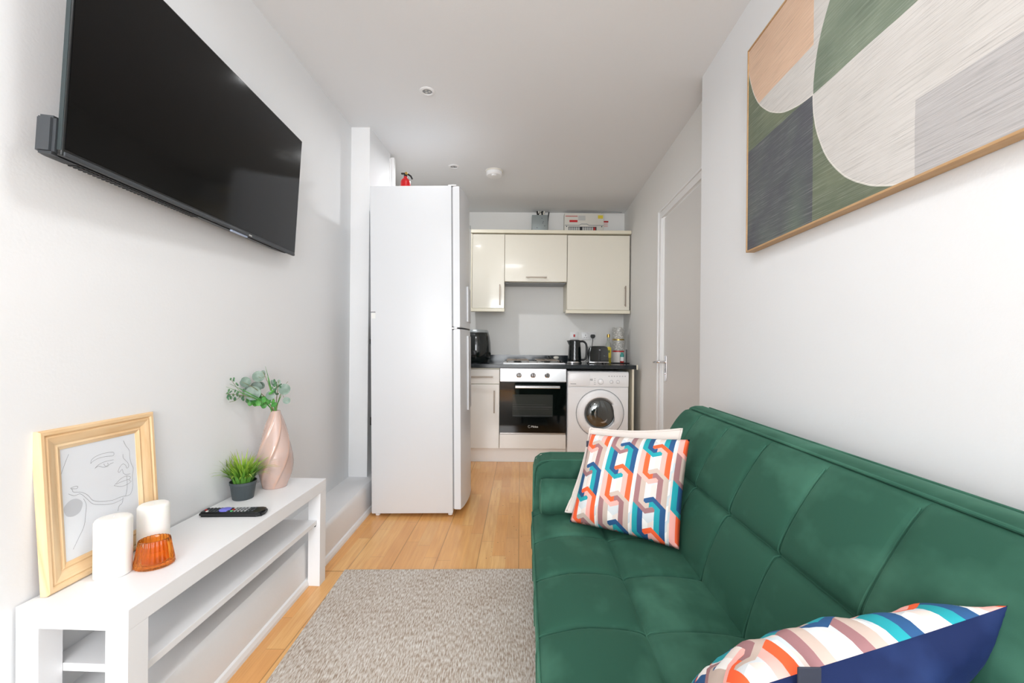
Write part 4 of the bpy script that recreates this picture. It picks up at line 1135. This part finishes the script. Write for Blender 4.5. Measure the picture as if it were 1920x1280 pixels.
tag(obj('pelmet', box(.532, 1.170, UY - .012, UY + .05, 1.378, 1.4105, bev=.003), cream_c), 'cream pelmet strip under the widest right wall cabinet', 'pelmet')
b = nb(); bx(b, -.0795, .541, UY + .06, YB - .01, 1.6835, 1.6885); 
for x in (-.05, .5): bx(b, x - .02, x + .02, UY + .03, UY + .06, 1.676, 1.6835)
tag(obj('extractor_hood', b, greyp), 'slim grey extractor panel under the short middle wall cabinet', 'extractor')

# ------------------------------------------------------------------ above the cabinets
cu_ = thing('consumer_unit', 'cream electrical consumer unit on the wall above the cabinets', 'fuse box', (.748, YB, 2.19))
W2 = .207
obj('case', box(-W2, W2, -.09, -.0005, .0, .262, bev=.005), offwhitep, cu_, True)
b = nb(); prism(b, [(-W2 + .004, .130), (-.05, .130), (-.03, .144), (.03, .144), (.05, .130), (W2 - .004, .130), (W2 - .004, .136), (.052, .136), (.03, .150), (-.03, .150), (-.052, .136), (-W2 + .004, .136)], -.0925, -.0902, 'y'); obj('flap_line', b, greyp, cu_)
obj('breaker_window', box(-.165, .13, -.092, -.0902, .066, .118), darkgrey, cu_)
for i in range(12):
    x = -.16 + i * .0235
    obj('breaker', box(x, x + .019, -.0965, -.0922, .072, .112, bev=.001), redp if i == 11 else (blackp if i in (5,) else label_g), cu_)
obj('warning_label', box(-.155, -.07, -.0915, -.0902, .166, .188), red, cu_)
obj('red_stripe', box(-W2 + .01, -.07, -.0915, -.0902, .225, .232), redp, cu_)
obj('grey_label', box(-.062, .012, -.0915, -.0902, .185, .235), label_g, cu_)
obj('yellow_label', box(.145, .198, -.0915, -.0902, .205, .240), yellow, cu_)
b = nb()
for x in (-.185, .185): lathe(b, [(.006, -.091), (.006, -.0935), (0, -.0935)], x, 0, .120, 12, axis='y')
obj('screws', b, darkgrey, cu_)
t = tag(obj('warning_sticker', box(.957, 1.024, YB - .0025, YB - .0003, 2.325, 2.400), label_w), 'small pale notice with red header right of the consumer unit', 'sticker')
obj('header', box(.959, 1.022, YB - .0032, YB - .0025, 2.38, 2.397), redp, t)
b = nb()
for i in range(4): bx(b, .963, 1.016, YB - .003, YB - .0025, 2.335 + i * .011, 2.339 + i * .011)
obj('text_lines', b, M('pink_print', (222, 150, 140), .6), t)
mb = thing('meter_box', 'grey electricity meter isolator box with cables on top', 'meter box', (.282, YB, 2.19))
galv = M('galvanised', (158, 166, 166), .45, .4)
obj('case', box(-.083, .083, -.10, -.0005, 0, .236, bev=.004), galv, mb, True)
b = nb()
for x, z in ((.02, .20), (.035, .165), (.03, .15), (.05, .12), (-.03, .10)): lathe(b, [(.004, -.1005), (.004, -.103), (0, -.103)], x, 0, z, 10, axis='y')
obj('screws', b, darkgrey, mb)
cab_m = M('white_cable', (225, 222, 210), .5)
for (x, xt, mm) in ((-.02, -.028, blackp), (.0, -.012, cab_m), (.012, .012, cab_m), (.03, .022, blackp), (.045, .05, cab_m), (-.005, .035, blackp)):
    b = nb(); tube(b, curve_pts([(x, -.05, .237), (x - .004, -.055, .26), (xt, -.05, .2875)], 4), .0075, 8); obj('cable', b, mm, mb, True)
b = nb(); tube(b, curve_pts([(.082, -.03, .0), (.085, -.03, .12), (.088, -.03, .20), (.10, -.03, .2875)], 5), .006, 8); obj('side_conduit', b, darkgrey, mb, True)
b = nb(); tube(b, curve_pts([(.925, 4.535, 2.453), (.94, 4.53, 2.465), (.965, 4.53, 2.474), (1.08, 4.53, 2.4755), (1.155, 4.53, 2.474)], 5), .0035, 6)
tag(obj('cable', b, greyp, None, True), 'thin grey cable running along the ceiling edge from the consumer unit', 'cable')
